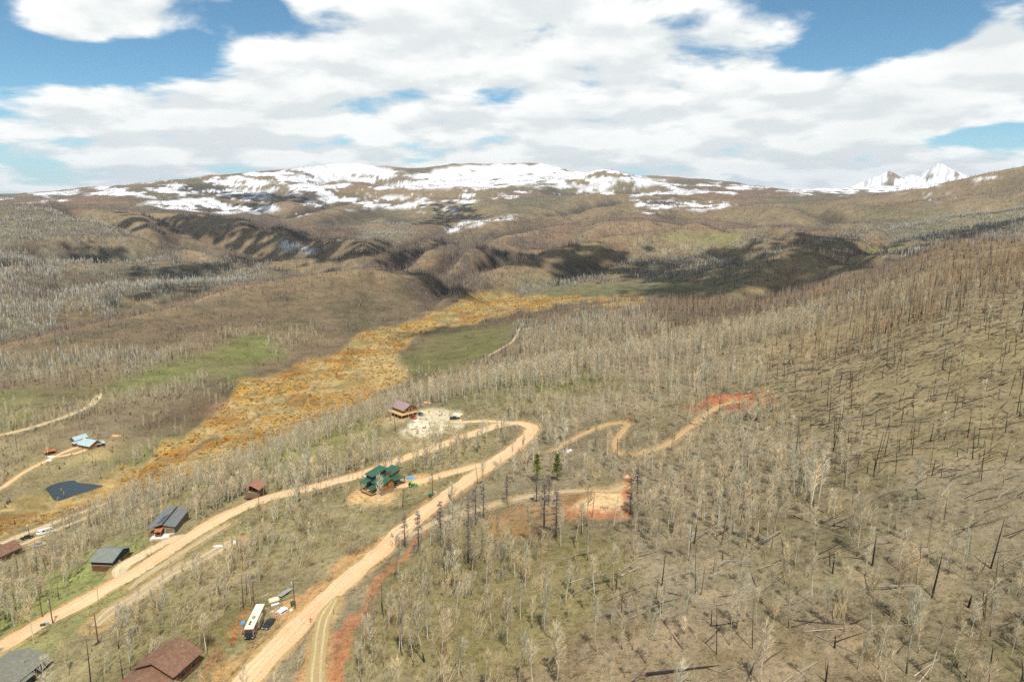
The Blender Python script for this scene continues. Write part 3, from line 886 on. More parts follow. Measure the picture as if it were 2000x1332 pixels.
# ------------------------------------------------------------------ mesh tools
class MB:
    """collects faces; every vertex carries a tint"""

    def __init__(self):
        self.v, self.f, self.c, self.mi = [], [], [], []

    def face(self, pts, c, m=0):
        n = len(self.v)
        self.v += [tuple(p) for p in pts]
        self.c += [c] * len(pts)
        self.f.append(tuple(range(n, n + len(pts))))
        self.mi.append(m)

    def tube(self, pts, rad, sides, cols, cap=True):
        n0 = len(self.v)
        pts = [Vector(p) for p in pts]
        for i, p in enumerate(pts):
            d = (pts[min(i + 1, len(pts) - 1)] - pts[max(i - 1, 0)])
            d = d.normalized() if d.length > 1e-6 else Vector((0, 0, 1))
            a = d.cross(Vector((0.3, 1, 0.1))).normalized()
            b = d.cross(a)
            for k in range(sides):
                t = 2 * math.pi * k / sides
                self.v.append(tuple(p + (a * math.cos(t) + b * math.sin(t)) * rad[i]))
                self.c.append(cols[i])
        for i in range(len(pts) - 1):
            for k in range(sides):
                k2 = (k + 1) % sides
                self.f.append((n0 + i * sides + k, n0 + i * sides + k2, n0 + (i + 1) * sides + k2, n0 + (i + 1) * sides + k))
                self.mi.append(0)
        if cap:
            self.f.append(tuple(n0 + k for k in range(sides))[::-1])
            self.f.append(tuple(n0 + (len(pts) - 1) * sides + k for k in range(sides)))
            self.mi += [0, 0]

    def tri(self, p, d, ln, wd, c, rng):
        p, d = Vector(p), Vector(d).normalized()
        s = d.cross(Vector((rng.uniform(-1, 1), rng.uniform(-1, 1), rng.uniform(-1, 1))))
        s = s.normalized() * wd * 0.5 if s.length > 1e-4 else Vector((wd * .5, 0, 0))
        self.face([p - s, p + s, p + d * ln], c)

    def box(self, x0, x1, y0, y1, z0, z1, c=(1, 1, 1), m=0, M=None):
        P = [Vector((x, y, z)) for z in (z0, z1) for y in (y0, y1) for x in (x0, x1)]
        if M:
            P = [M @ p for p in P]
        for q in ((0, 2, 3, 1), (4, 5, 7, 6), (0, 1, 5, 4), (2, 6, 7, 3), (0, 4, 6, 2), (1, 3, 7, 5)):
            self.face([P[i] for i in q], c, m)
        return self

    def mesh(self, name, mats=None, smooth=False, tint=True):
        me = bpy.data.meshes.new(name)
        me.from_pydata(self.v, [], self.f)
        if tint:
            at_ = me.color_attributes.new('tint', 'FLOAT_COLOR', 'POINT')
            at_.data.foreach_set('color', np.array([(*c, 1.0) for c in self.c], np.float32).ravel())
        for m in (mats or []):
            me.materials.append(m)
        if any(self.mi):
            me.polygons.foreach_set('material_index', np.array(self.mi, np.int32))
        if smooth:
            me.polygons.foreach_set('use_smooth', np.ones(len(self.f), bool))
        me.update()
        return me


def tag(o, label, cat, group=None):
    o['label'] = label
    o['category'] = cat
    if group:
        o['group'] = group
    return o


M_wood, N = material('dry_wood')
ac = N.n('ShaderNodeVertexColor', layer_name='tint')
rn = N.n('ShaderNodeObjectInfo').outputs['Random']
br = N.ramp(rn, 0, 1, .72, 1.25, False)
geo = N.n('ShaderNodeNewGeometry').outputs['Position']
br = N.math('MULTIPLY', br, N.ramp(N.noise(geo, 1.4, 2.0), .3, .7, .8, 1.2, False))
c = N.mix(1.0, ac.outputs['Color'], N.n('ShaderNodeCombineXYZ', {0: br, 1: br, 2: br}).outputs[0], 'MULTIPLY')
hu = N.math('FRACT', N.math('MULTIPLY', rn, 7.31))
c = N.mix(1.0, c, N.mix(hu, (1.08, .96, .84, 1), (.93, 1.0, 1.08, 1)), 'MULTIPLY')
b = N.n('ShaderNodeBsdfPrincipled', {'Base Color': c, 'Roughness': 0.9, 'Specular IOR Level': 0.15})
N.n('ShaderNodeOutputMaterial', {'Surface': b.outputs[0]})

# ------------------------------------------------------------------ scatter
rngn = np.random.default_rng(7)
_dA = np.gradient(AZ)[None, :] * np.gradient(LR)[:, None] * GR ** 2


def scatter(dens, cap=None):
    lam = np.where(dens > 0, dens, 0) * _dA
    lam[:, :20] = 0
    lam[:, -20:] = 0
    tot = lam.sum()
    n = int(rngn.poisson(tot))
    if cap and n > cap:
        n = cap
    cs = np.cumsum(lam.ravel())
    idx = np.searchsorted(cs, rngn.random(n) * cs[-1])
    j, i = np.unravel_index(np.minimum(idx, lam.size - 1), lam.shape)
    a = AZ[i] + (rngn.random(n) - .5) * np.gradient(AZ)[i]
    b = LR[j] + (rngn.random(n) - .5) * np.gradient(LR)[j]
    r = np.exp(b)
    x, y = r * np.sin(a), r * np.cos(a)
    return np.column_stack([x, y, ground(x, y)])


def gn_instances(name, P, rot, scl, var, meshes, kind='stuff'):
    """one object that carries many small plants"""
    src = bpy.data.collections.new(name + '_kinds')
    for k, me in enumerate(meshes):
        o = bpy.data.objects.new('%s_kind_%02d' % (name, k), me)
        src.objects.link(o)
    me = bpy.data.meshes.new(name)
    me.vertices.add(len(P))
    me.vertices.foreach_set('co', np.asarray(P, np.float32).ravel())
    me.attributes.new('rot', 'FLOAT_VECTOR', 'POINT').data.foreach_set('vector', np.asarray(rot, np.float32).ravel())
    me.attributes.new('scl', 'FLOAT_VECTOR', 'POINT').data.foreach_set('vector', np.asarray(scl, np.float32).ravel())
    me.attributes.new('var', 'INT', 'POINT').data.foreach_set('value', np.asarray(var, np.int32))
    o = put(name, me, kind)
    t = bpy.data.node_groups.new(name, 'GeometryNodeTree')
    t.interface.new_socket('Geometry', in_out='INPUT', socket_type='NodeSocketGeometry')
    t.interface.new_socket('Geometry', in_out='OUTPUT', socket_type='NodeSocketGeometry')
    gi, go = t.nodes.new('NodeGroupInput'), t.nodes.new('NodeGroupOutput')
    ci = t.nodes.new('GeometryNodeCollectionInfo')
    ci.inputs['Collection'].default_value = src
    ci.inputs['Separate Children'].default_value = True
    ci.inputs['Reset Children'].default_value = True
    ip = t.nodes.new('GeometryNodeInstanceOnPoints')
    ip.inputs['Pick Instance'].default_value = True

    def attr(nm, typ):
        a = t.nodes.new('GeometryNodeInputNamedAttribute')
        a.data_type = typ
        a.inputs['Name'].default_value = nm
        return next(s for s in a.outputs if s.enabled and s.name == 'Attribute')
    t.links.new(gi.outputs[0], ip.inputs['Points'])
    t.links.new(ci.outputs[0], ip.inputs['Instance'])
    t.links.new(attr('var', 'INT'), ip.inputs['Instance Index'])
    e2r = t.nodes.new('FunctionNodeEulerToRotation')
    t.links.new(attr('rot', 'FLOAT_VECTOR'), e2r.inputs[0])
    t.links.new(e2r.outputs[0], ip.inputs['Rotation'])
    t.links.new(attr('scl', 'FLOAT_VECTOR'), ip.inputs['Scale'])
    t.links.new(ip.outputs[0], go.inputs[0])
    md = o.modifiers.new('plants', 'NODES')
    md.node_group = t
    return o
# ------------------------------------------------------------------ tree kinds
PALE = (.50, .47, .37)
TWIG = (.51, .435, .285)
CHAR = (.030, .026, .022)
SCORCH = (.36, .25, .12)


def jit(c, k, rng):
    q = 1 + rng.uniform(-k, k)
    return tuple(x * q for x in c)


def aspen(seed, twigs=760, tw=.042, limbs=34, sides=5):
    """bare aspen, 13 m: pale bole scorched at the foot, wind-swept fan of twigs. Returns (trunk, crown)"""
    rng = random.Random(seed)
    H = 13.0
    T, C = MB(), MB()
    lean = rng.uniform(-.05, .07)
    bend = rng.uniform(-.7, 1.0)
    axis = lambda z: Vector((lean * z + bend * (z / H) ** 2, .3 * math.sin(seed + z * .3) * z / H, z))
    scorch = rng.choice((0.0, .12, .2, .3))
    zs = [-.6, 0, 1.2, 2.6, 5, 8, 10.5, 12.6]
    cols = []
    for z in zs:
        t = z / H
        if t < scorch * .55:
            cols.append(CHAR if rng.random() < .5 else (.12, .09, .06))
        elif t < scorch:
            cols.append(jit(SCORCH, .2, rng))
        else:
            cols.append(jit(PALE, .12, rng))
    r0 = rng.uniform(.12, .17)
    T.tube([axis(z) for z in zs], [r0 * (1.1 if z < .5 else 1 - .86 * z / H) for z in zs], sides, cols, True)
    cb = rng.uniform(.36, .56) * H
    ends = []
    for k in range(limbs):
        f = (k + rng.random()) / limbs
        z = cb + (H * .97 - cb) * f
        a = rng.uniform(0, 6.283)
        ln = (1.15 + 2.0 * math.sin(math.pi * (.18 + .75 * f))) * rng.uniform(.55, 1.0) * .74
        d = Vector((math.cos(a) + .30, math.sin(a), rng.uniform(.75, 1.5))).normalized()
        p = axis(z)
        m = p + d * ln * .5
        e = m + (d + Vector((.18, 0, .45))).normalized() * ln * .55
        C.tube([p, m, e], [.035 * (1.2 - f * .6), .022, .010], 3, [jit((.46, .41, .29), .1, rng)] * 3, False)
        ends.append((p, m, e, d))
    for k in range(twigs):
        p, m, e, d = ends[rng.randrange(limbs)]
        t = rng.random() ** .6
        q = (p.lerp(m, t * 2) if t < .5 else m.lerp(e, t * 2 - 1))
        dd = d * .8 + Vector((rng.gauss(.42, .38), rng.gauss(0, .4), rng.gauss(.75, .4)))
        C.tri(q, dd, rng.uniform(.7, 1.9), tw * rng.uniform(.6, 1.2), jit(TWIG, .22, rng), rng)
    return T, C


def aspen_far(seed, fat=.16, n=70):
    rng = random.Random(seed)
    H = 13.0
    B = MB()
    sc = rng.choice((.0, .0, .15, .25))
    zs = [-.6, 1.5, 3.5, 12.5]
    cols = [(.10, .08, .06) if z / H < sc * .6 else (jit(SCORCH, .2, rng) if z / H < sc else jit(PALE, .12, rng)) for z in zs]
    B.tube([(0, 0, z) for z in zs], [.17, .15, .14, .03], 3, cols, False)
    cb = rng.uniform(.32, .5) * H
    for k in range(n):
        f = rng.random()
        z = cb + (H - cb) * f * .92
        a = rng.uniform(0, 6.283)
        rr = (.6 + 1.3 * math.sin(math.pi * (.15 + .75 * f))) * math.sqrt(rng.random())
        B.tri((math.cos(a) * rr * .5, math.sin(a) * rr * .5, z), (math.cos(a) * .7 + .15, math.sin(a) * .7, 1.5), rng.uniform(.8, 1.8), fat * rng.uniform(.6, 1.3), jit(TWIG, .2, rng), rng)
    return B


def snag(seed, base=CHAR, h=10.0, stubs=9, r=.15):
    """burnt conifer pole"""
    rng = random.Random(seed)
    B = MB()
    zs = [-.6, 0, h * .3, h * .65, h]
    bx, by = rng.uniform(-.25, .25), rng.uniform(-.25, .25)
    B.tube([(bx * (z / h) ** 2, by * (z / h) ** 2, z) for z in zs], [r * 1.15, r, r * .85, r * .6, r * .22], 5, [jit(base, .3, rng) for z in zs])
    for k in range(stubs):
        z = h * rng.uniform(.25, .97)
        a = rng.uniform(0, 6.283)
        B.tri((0, 0, z), (math.cos(a), math.sin(a), rng.uniform(-.3, .35)), rng.uniform(.25, 1.0), .05, jit(base, .3, rng), rng)
    return B


def needle_snag(seed, base=(.38, .265, .145), h=13.0, n=80, fat=.11, spread=.75):
    """killed conifer that kept its small branches: brown feathery spire"""
    rng = random.Random(seed)
    B = MB()
    zs = [-.6, h * .3, h]
    B.tube([(0, 0, z) for z in zs], [.16, .12, .02], 4, [jit((.10, .07, .05), .3, rng), jit(base, .2, rng), jit(base, .2, rng)], False)
    for k in range(n):
        f = rng.random() ** .8
        z = h * (.16 + .83 * f)
        a = rng.uniform(0, 6.283)
        ln = spread * (1.1 - f * .85) * rng.uniform(.5, 1.3)
        B.tri((0, 0, z), (math.cos(a), math.sin(a), rng.uniform(-.35, .5)), ln, fat * rng.uniform(.6, 1.3), jit(base, .28, rng), rng)
    return B


def log(seed, pale, L=11.0):
    rng = random.Random(seed)
    B = MB()
    base = (.34, .315, .27) if pale else (.040, .034, .030)
    n = 5
    ys = rng.uniform(-.5, .5)
    pts = [(L * k / n, ys * math.sin(math.pi * k / n), .14 + .05 * math.sin(k * 1.7 + seed)) for k in range(n + 1)]
    cols = []
    for k in range(n + 1):
        c = jit(base, .2, rng)
        if not pale and rng.random() < .25:
            c = (.11, .095, .08)
        cols.append(c)
    B.tube(pts, [.15 * (1 - .75 * k / n) for k in range(n + 1)], 5, cols)
    for k in range(7):
        f = rng.uniform(.3, 1)
        a = rng.uniform(0, 6.283)
        B.tri((L * f, 0, .15), (rng.uniform(.2, 1), math.cos(a), abs(math.sin(a))), rng.uniform(.4, 1.4), .05, jit(base, .2, rng), rng)
    return B


def dead_spruce(seed):
    """tall grey spruce, branches hung with bare twigs. Returns (trunk, branches)"""
    rng = random.Random(seed)
    T, C = MB(), MB()
    H = 19.0
    zs = [-.6, 0, 6, 12, H]
    T.tube([(0, .15 * math.sin(z), z) for z in zs], [.34, .32, .25, .15, .03], 6, [jit((.085, .07, .06), .2, rng) for z in zs])
    G = (.20, .175, .15)
    for k in range(90):
        f = rng.random() ** .9
        z = H * (.10 + .88 * f)
        a = rng.uniform(0, 6.283)
        ln = 2.9 * (1.08 - f) ** .7 * rng.uniform(.6, 1.1)
        d = Vector((math.cos(a), math.sin(a), -.22))
        p = Vector((0, 0, z))
        e = p + d * ln
        C.tube([p, p + d * ln * .6 + Vector((0, 0, .1)), e], [.03, .02, .006], 3, [jit(G, .2, rng)] * 3, False)
        for q in range(15):
            t = rng.uniform(.2, 1)
            C.tri(p.lerp(e, t), (d.x * .6 + rng.gauss(0, .5), d.y * .6 + rng.gauss(0, .5), rng.gauss(-.35, .5)), rng.uniform(.35, 1.0), .12, jit(G, .3, rng), rng)
    return T, C


def green_pine(seed):
    rng = random.Random(seed)
    T, C = MB(), MB()
    H = 12.0
    zs = [-.6, 0, 7, H - .5]
    T.tube([(0, 0, z) for z in zs], [.24, .22, .14, .02], 6, [(.10, .07, .05)] * 4)
    for k in range(120):
        f = rng.random() ** .75
        z = H * (.12 + .87 * f)
        a = rng.uniform(0, 6.283)
        ln = 2.8 * (1.06 - f) ** .7 * rng.uniform(.55, 1.1)
        d = Vector((math.cos(a), math.sin(a), .12 + .3 * f))
        p = Vector((0, 0, z))
        for q in range(20):
            t = rng.uniform(.15, 1)
            g = jit((.13, .17, .03), .4, rng)
            C.tri(p + d * ln * t, (d.x + rng.gauss(0, .7), d.y + rng.gauss(0, .7), rng.gauss(.25, .55)), rng.uniform(.3, .7), .22, g, rng)
    return T, C


def tuft(seed, c, n=34, r=.5, h=.7, w=.05, open_=.8):
    rng = random.Random(seed)
    B = MB()
    for k in range(n):
        a = rng.uniform(0, 6.283)
        q = r * math.sqrt(rng.random())
        B.tri((math.cos(a) * q * .6, math.sin(a) * q * .6, -.05), (math.cos(a) * open_ * q / r + .1, math.sin(a) * open_ * q / r, 1), h * rng.uniform(.5, 1.1), w * rng.uniform(.7, 1.5), jit(c, .3, rng), rng)
    return B


# ------------------------------------------------------------------ where each kind grows (stems per square metre)
CLEAR = (ROADD > 1.6).astype(np.float32)
for nm, (p, rad) in SITES.items():
    w = window(p.x, p.y, rad * 1.3)
    k_ = {'pad': .8, 'pond': 1.2, 'mesa': .8, 'bus': .8}.get(nm, 1.05)
    CLEAR[w] *= (np.hypot(GX[w] - p.x, GY[w] - p.y) > rad * k_)
CLUMP = sstep(NZ1 * .8 + NZ2 * .7, -.25, .45)
PATCH = sstep(NZ2, -.2, .35)
nearzone = (GR < 720).astype(np.float32)
DA = nearzone * (.0045 + .017 * CLUMP)
BARE = area([(1380, 800), (1480, 720), (1560, 690), (1700, 640), (2050, 560), (2050, 1010), (1780, 960), (1600, 900), (1500, 850)], 150, 760, 6)
DA *= 1 - .90 * BARE
DA *= 1 - .35 * area([(1620, 900), (2050, 880), (2050, 1400), (1250, 1400), (1500, 1150)], 0, 330, 6)
DA *= 1 - .7 * area([(-80, 760), (760, 760), (1000, 830), (880, 960), (600, 1180), (430, 1400), (-80, 1400)], 0, 700, 2, True)
for poly, r0, r1, d in [
    ([(330, 1000), (420, 957), (520, 932), (620, 902), (700, 872), (765, 838), (745, 808), (660, 838), (560, 880), (440, 925), (330, 968), (270, 992)], 230, 520, 0),
    ([(-40, 1190), (60, 1140), (160, 1085), (230, 1052), (300, 1052), (310, 1066), (240, 1112), (130, 1180), (-40, 1290)], 150, 400, 0),
    ([(40, 1240), (150, 1188), (280, 1112), (345, 1082), (300, 1132), (200, 1204), (100, 1270), (-40, 1330)], 150, 330, .001),
    ([(560, 1345), (640, 1250), (770, 1085), (850, 1035), (790, 1092), (700, 1235), (662, 1345)], 100, 330, 0),
    ([(440, 1345), (440, 1250), (500, 1185), (600, 1135), (700, 1060), (830, 960), (960, 915), (1000, 880), (840, 1040), (600, 1345)], 100, 330, 0),
    ([(930, 1000), (1060, 968), (1230, 940), (1235, 1015), (1120, 1020), (1050, 1055), (940, 1060)], 150, 330, .0006),
    ([(1330, 802), (1395, 772), (1515, 768), (1520, 786), (1440, 802)], 250, 500, 0),
    ([(680, 950), (830, 915), (850, 945), (790, 985), (680, 1000)], 180, 330, 0),
    ([(700, 860), (760, 800), (910, 790), (1000, 815), (900, 845), (800, 862)], 250, 470, .001),
    ([(1010, 820), (1230, 815), (1240, 895), (1100, 900), (1100, 870)], 250, 420, .006),
]:
    m = area(poly, r0, r1, 1, True)
    DA = DA * (1 - m) + m * d
for poly, r0, r1, d in [
    ([(80, 1045), (160, 1012), (300, 968), (480, 908), (600, 855), (760, 795), (900, 758), (1080, 722), (1250, 692), (1420, 658), (1590, 626), (1590, 646), (1420, 680), (1250, 712), (1100, 742), (940, 772), (790, 806), (620, 872), (500, 922), (320, 985), (170, 1040), (90, 1062)], 250, 760, .130),
    ([(1010, 662), (1100, 640), (1250, 622), (1320, 650), (1150, 684), (1020, 694)], 600, 1100, .06),
    ([(380, 985), (520, 940), (640, 918), (760, 892), (900, 856), (1000, 824), (1000, 832), (880, 872), (760, 905), (650, 935), (520, 966), (420, 998), (350, 1034)], 200, 420, .100),
    ([(620, 960), (760, 912), (880, 882), (1000, 846), (1024, 852), (960, 892), (850, 922), (800, 928), (700, 938)], 180, 420, .032),
    ([(520, 985), (600, 965), (680, 955), (640, 1020), (540, 1040)], 180, 330, .03),
    ([(-40, 1200), (60, 1150), (165, 1082), (150, 1130), (60, 1200), (-40, 1270)], 150, 400, .10),
    ([(150, 1080), (260, 1030), (330, 1005), (300, 1050), (200, 1085)], 200, 420, .02),
    ([(60, 1100), (180, 1050), (300, 1000), (330, 1010), (200, 1070), (80, 1130), (-20, 1170), (-20, 1130)], 200, 420, .095),
    ([(210, 1230), (330, 1130), (470, 1060), (620, 1000), (700, 1010), (620, 1080), (480, 1160), (440, 1200), (300, 1260), (200, 1300)], 120, 330, .040),
    ([(900, 800), (1100, 740), (1250, 720), (1480, 690), (1500, 760), (1350, 800), (1250, 815), (1030, 822)], 280, 560, .034),
    ([(1030, 820), (1230, 760), (1260, 810), (1160, 830), (1060, 868)], 250, 480, .034),
    ([(1060, 895), (1240, 890), (1420, 800), (1520, 790), (1560, 880), (1450, 940), (1260, 950), (1080, 950)], 200, 420, .034),
    ([(1240, 940), (1600, 880), (1650, 960), (1500, 1060), (1300, 1110), (1240, 1040)], 150, 330, .05),
    ([(700, 1260), (830, 1080), (930, 1060), (1080, 1050), (1000, 1110), (800, 1320), (680, 1330)], 100, 330, .036),
    ([(1020, 1080), (1300, 1090), (1560, 1080), (1700, 1000), (1800, 1050), (1800, 1300), (1500, 1345), (1000, 1345)], 0, 330, .017), ([(1680, 1040), (1760, 1030), (1770, 1130), (1690, 1140)], 0, 330, .05),
    ([(-20, 836), (200, 790), (400, 742), (412, 756), (250, 802), (80, 840), (-20, 862)], 420, 950, .06),
    ([(190, 925), (330, 862), (400, 836), (440, 830), (340, 880), (210, 945)], 400, 700, .05),
    ([(-20, 905), (110, 895), (60, 940), (-20, 985)], 380, 700, .03),
    ([(520, 668), (600, 640), (640, 660), (560, 700), (520, 700)], 600, 1100, .018),
    ([(-20, 705), (150, 680), (370, 700), (250, 748), (-20, 760)], 450, 1000, .020),
    ([(300, 700), (500, 640), (520, 655), (340, 716)], 500, 1200, .018),
]:
    m = area(poly, r0, r1, 1, True)
    DA = DA * (1 - m) + m * d * (.75 + .5 * CLUMP)
for poly, r0, r1, d in [
    ([(1190, 880), (1240, 893), (1310, 876), (1400, 806), (1440, 795), (1430, 830), (1320, 905), (1230, 920), (1190, 905)], 180, 420, .004), ([(1100, 868), (1190, 836), (1235, 830), (1200, 850), (1195, 880), (1110, 895)], 180, 420, .004),
    ([(690, 962), (800, 948), (830, 985), (760, 1010), (690, 1010)], 150, 330, .002), ([(455, 985), (530, 965), (545, 1000), (450, 1025)], 150, 420, 0), ([(280, 1052), (380, 1010), (390, 1060), (300, 1085)], 150, 420, 0), ([(30, 1110), (60, 1075), (110, 1060), (90, 1100)], 150, 420, .004),
]:
    m = area(poly, r0, r1, 1, True)
    DA = DA * (1 - m) + m * d
DA *= 1.4 * CLEAR * (1 - .97 * WMASK)
DA[GR < 95] = 0
# killed conifers with brown needles on the right shoulder
DO = area([(1480, 700), (1600, 645), (1760, 575), (1900, 530), (2050, 480), (2050, 545), (1870, 612), (1680, 690), (1560, 705)], 250, 900, 2) * .042 * (.5 + .8 * CLUMP)
DO = np.maximum(DO, area([(1020, 745), (1250, 700), (1440, 668), (1600, 640), (1620, 690), (1440, 700), (1250, 725), (1100, 745)], 350, 760, 2) * .010)
DO = np.maximum(DO, area([(1220, 612), (1350, 590), (1520, 590), (1640, 560), (1760, 520), (1900, 480), (1900, 500), (1700, 560), (1500, 610), (1300, 620)], 600, 1200, 2) * .014)
DO = np.maximum(DO, area([(1560, 640), (2050, 560), (2050, 900), (1560, 900)], 200, 700, 5) * .0028)
DO *= CLEAR
# standing charred poles, fallen logs
DS = nearzone * CLEAR * (.0010 + .0065 * BARE + .0045 * area([(1250, 1400), (1350, 950), (1600, 880), (2050, 850), (2050, 1400)], 0, 330, 6))
DS = np.maximum(DS, CLEAR * area([(60, 1060), (300, 970), (500, 900), (700, 960), (600, 1000), (400, 1010), (200, 1060)], 200, 500, 3) * .0022)
DS *= (1 - WMASK)
DL = nearzone * CLEAR * (.0005 + .032 * BARE + .012 * area([(1030, 1400), (1080, 1080), (1300, 1080), (1500, 960), (1700, 880), (2050, 880), (2050, 1400)], 0, 330, 6))
DL = np.maximum(DL, CLEAR * area([(350, 1260), (480, 1120), (600, 1100), (480, 1200)], 100, 330, 3) * .006)
DL[GR < 95] = 0
DS[GR < 95] = 0
DO[GR < 95] = 0

UP = []            # every scattered stem, for the records below


def take(P, n):
    """split: the n nearest stems in the picture stand as trees of their own"""
    px, py = project(P[:, 0], P[:, 1], P[:, 2])
    d = np.hypot(P[:, 0], P[:, 1])
    inside = (px > 2) & (px < 1998) & (py < 1334)
    o_ = np.argsort(np.where(inside, d, 1e9))
    return o_[:n], o_[n:]


MATS = [M_wood]
# --- aspens
PA = scatter(DA)
hA = np.clip(rngn.normal(.67, .25, len(PA)), .22, 1.35)
_px, _py = project(PA[:, 0], PA[:, 1], PA[:, 2])
hA = np.where((_px < 260) & (_py > 1040) & (_py < 1190), hA * .66, hA)
hA = np.where((_px > 200) & (_px < 700) & (_py > 1000) & (_py < 1340), hA * .72, hA)
near_i, rest_i = take(PA, 300)
variants = [aspen(100 + k) for k in range(12)]
tr_me = [v[0].mesh('aspen_trunk', MATS, True) for v in variants]
cr_me = [v[1].mesh('aspen_crown', MATS) for v in variants]


def join(A, B):
    C = MB()
    C.v = A.v + B.v
    C.c = A.c + B.c
    C.f = A.f + [tuple(i + len(A.v) for i in f) for f in B.f]
    C.mi = A.mi + B.mi
    return C


whole = [join(*aspen(100 + k, 480, .056, 24, 4)).mesh('aspen_whole', MATS) for k in range(12)]
thin = [aspen_far(300 + k).mesh('aspen_slim', MATS) for k in range(12)]


def where_words(px, py):
    """plain words for a spot, by the landmark nearest to it"""
    marks = [(330, 1020, 'near the solar house'), (210, 1095, 'near the sage roofed garage'), (60, 1180, 'by the lower road at the left edge'), (320, 1290, 'around the brown house at the lower edge'),
             (400, 1180, 'on the bank left of the motorhome'), (560, 1060, 'on the bank above the motorhome'), (740, 950, 'around the green roofed house'), (900, 880, 'between the legs of the road hairpin'),
             (740, 1230, 'right of the two track lane'), (900, 1090, 'below the hillside track'), (1080, 930, 'around the green pines'), (1180, 1010, 'beside the pale clearing'), (1300, 880, 'along the upper track'),
             (1000, 1240, 'in the bottom middle of the slope'), (1250, 1200, 'behind the uprooted trunk'), (1400, 1020, 'in the wood right of the pale clearing'), (1550, 1130, 'on the slope left of the large aspen clump'),
             (1720, 1080, 'in the large aspen clump at the right'), (1900, 1150, 'among charred stumps at the right edge'), (1600, 1290, 'among pale logs at the lower right'), (1800, 1290, 'in the lower right corner'), (1900, 980, 'on the bare slope at the right edge')]
    return min(marks, key=lambda m: (m[0] - px) ** 2 + 1.6 * (m[1] - py) ** 2)[2]


rng = random.Random(5)
for n_, i in enumerate(near_i):
    x, y, z = PA[i]
    px, py = project(x, y, z)
    w_ = where_words(float(px), float(py))
    e = bpy.data.objects.new('aspen_tree', None)
    col.objects.link(e)
    e.empty_display_size = .5
    e.location = (x, y, z)
    e.rotation_euler = (rng.gauss(0, .05), rng.gauss(.02, .07), rng.uniform(-1.1, 1.1))
    s = float(hA[i])
    e.scale = (s * rng.uniform(.75, 1.15), s * rng.uniform(.75, 1.15), s)
    k = rng.randrange(12)
    put('trunk', tr_me[k], None, e)
    put('crown', cr_me[k], None, e)
    sz = 'tall' if s > .82 else ('short' if s < .55 else 'mid sized')
    tag(e, sz + ' bare pale aspen ' + w_, 'tree', sz + ' aspens ' + w_)


def spread_instances(name, P, hs, meshes, tilt=.03, turn=6.283, label=None, cat=None):
    n = len(P)
    rot = np.column_stack([rngn.normal(0, tilt, n), rngn.normal(0, tilt, n), rngn.random(n) * turn])
    w_ = rngn.uniform(.88, 1.15, n)
    scl = np.column_stack([hs * w_, hs * w_, hs])
    o = gn_instances(name, P, rot, scl, rngn.integers(0, len(meshes), n), meshes)
    if label:
        o['label'] = label
        o['category'] = cat
    return o


PR, hR = PA[rest_i], hA[rest_i]
close = np.hypot(PR[:, 0], PR[:, 1]) < 330
spread_instances('aspen_thicket', PR[close], hR[close], whole, .06, 2.2, 'dense bare aspen trunks lining the roads and lower slope', 'aspens')
spread_instances('aspen_belt', PR[~close], hR[~close], thin, .02, 6.28, 'long pale belt of bare aspens along the bench above the valley', 'aspens')
# --- brown conifers
PO = scatter(DO)
hO = np.clip(rngn.normal(1.0, .22, len(PO)), .4, 1.5)
nme = [needle_snag(500 + k).mesh('scorched_conifer', MATS) for k in range(6)] + [snag(520 + k, CHAR, 12, 14, .13).mesh('scorched_pole', MATS) for k in range(2)]
spread_instances('scorched_conifers', PO, hO, nme, .03, 6.28, 'stand of orange brown scorched conifers on the right shoulder', 'burnt forest')
# --- charred poles
PS = scatter(DS)
ni, ri = take(PS, 300)
sme = [snag(600 + k, CHAR if k % 3 else (.20, .14, .075), 9.0, 9, .11 + .05 * (k % 2)).mesh('charred_pole', MATS) for k in range(6)]
hS = np.clip(rngn.gamma(4, .22, len(PS)), .22, 1.6)
for i in ni:
    x, y, z = PS[i]
    px, py = project(x, y, z)
    o = put('burnt_snag', sme[rng.randrange(6)])
    o.location = (x, y, z)
    o.rotation_euler = (rng.gauss(0, .05), rng.gauss(0.02, .06), rng.uniform(0, 6.28))
    o.scale = (1.0, 1.0, float(hS[i]))
    w_ = where_words(float(px), float(py)) if py > 860 else ('high on the log strewn right slope' if px > 1300 else 'in the trees along the valley side')
    sz = 'tall' if hS[i] > 1.0 else ('stumpy' if hS[i] < .5 else 'broken')
    tag(o, sz + ' charred snag ' + w_, 'snag', sz + ' snags ' + w_)
if len(ri):
    spread_instances('charred_poles', PS[ri], hS[ri], sme, .05, 6.28, 'distant charred poles dotted over the slope', 'snags')
# --- fallen logs: most lie down-slope to the left, as the fire wind threw them
PL = scatter(DL)
ni, ri = take(PL, 300)
lme = [log(700 + k, k % 5 == 4) for k in range(10)]
lme = [b.mesh('fallen_trunk', MATS) for b in lme]


def lie(x, y, ang, L):
    dx, dy = math.cos(ang), math.sin(ang)
    z0, z1 = float(ground(x, y)), float(ground(x + dx * L, y + dy * L))
    return (0, -math.atan2(z1 - z0, L), ang)


def log_pose(P):
    n = len(P)
    ang = np.where(rngn.random(n) < .72, rngn.normal(.42, .26, n), rngn.uniform(0, 6.283, n))
    s = np.clip(rngn.normal(.85, .30, n), .25, 1.5) * np.where(np.hypot(P[:, 0], P[:, 1]) > 230, .68, 1.0)
    dx, dy = np.cos(ang), np.sin(ang)
    L = 11 * s
    dz = ground(P[:, 0] + dx * L, P[:, 1] + dy * L) - ground(P[:, 0], P[:, 1])
    rot = np.column_stack([np.zeros(n), -np.arctan2(dz, L), ang])
    return rot, s


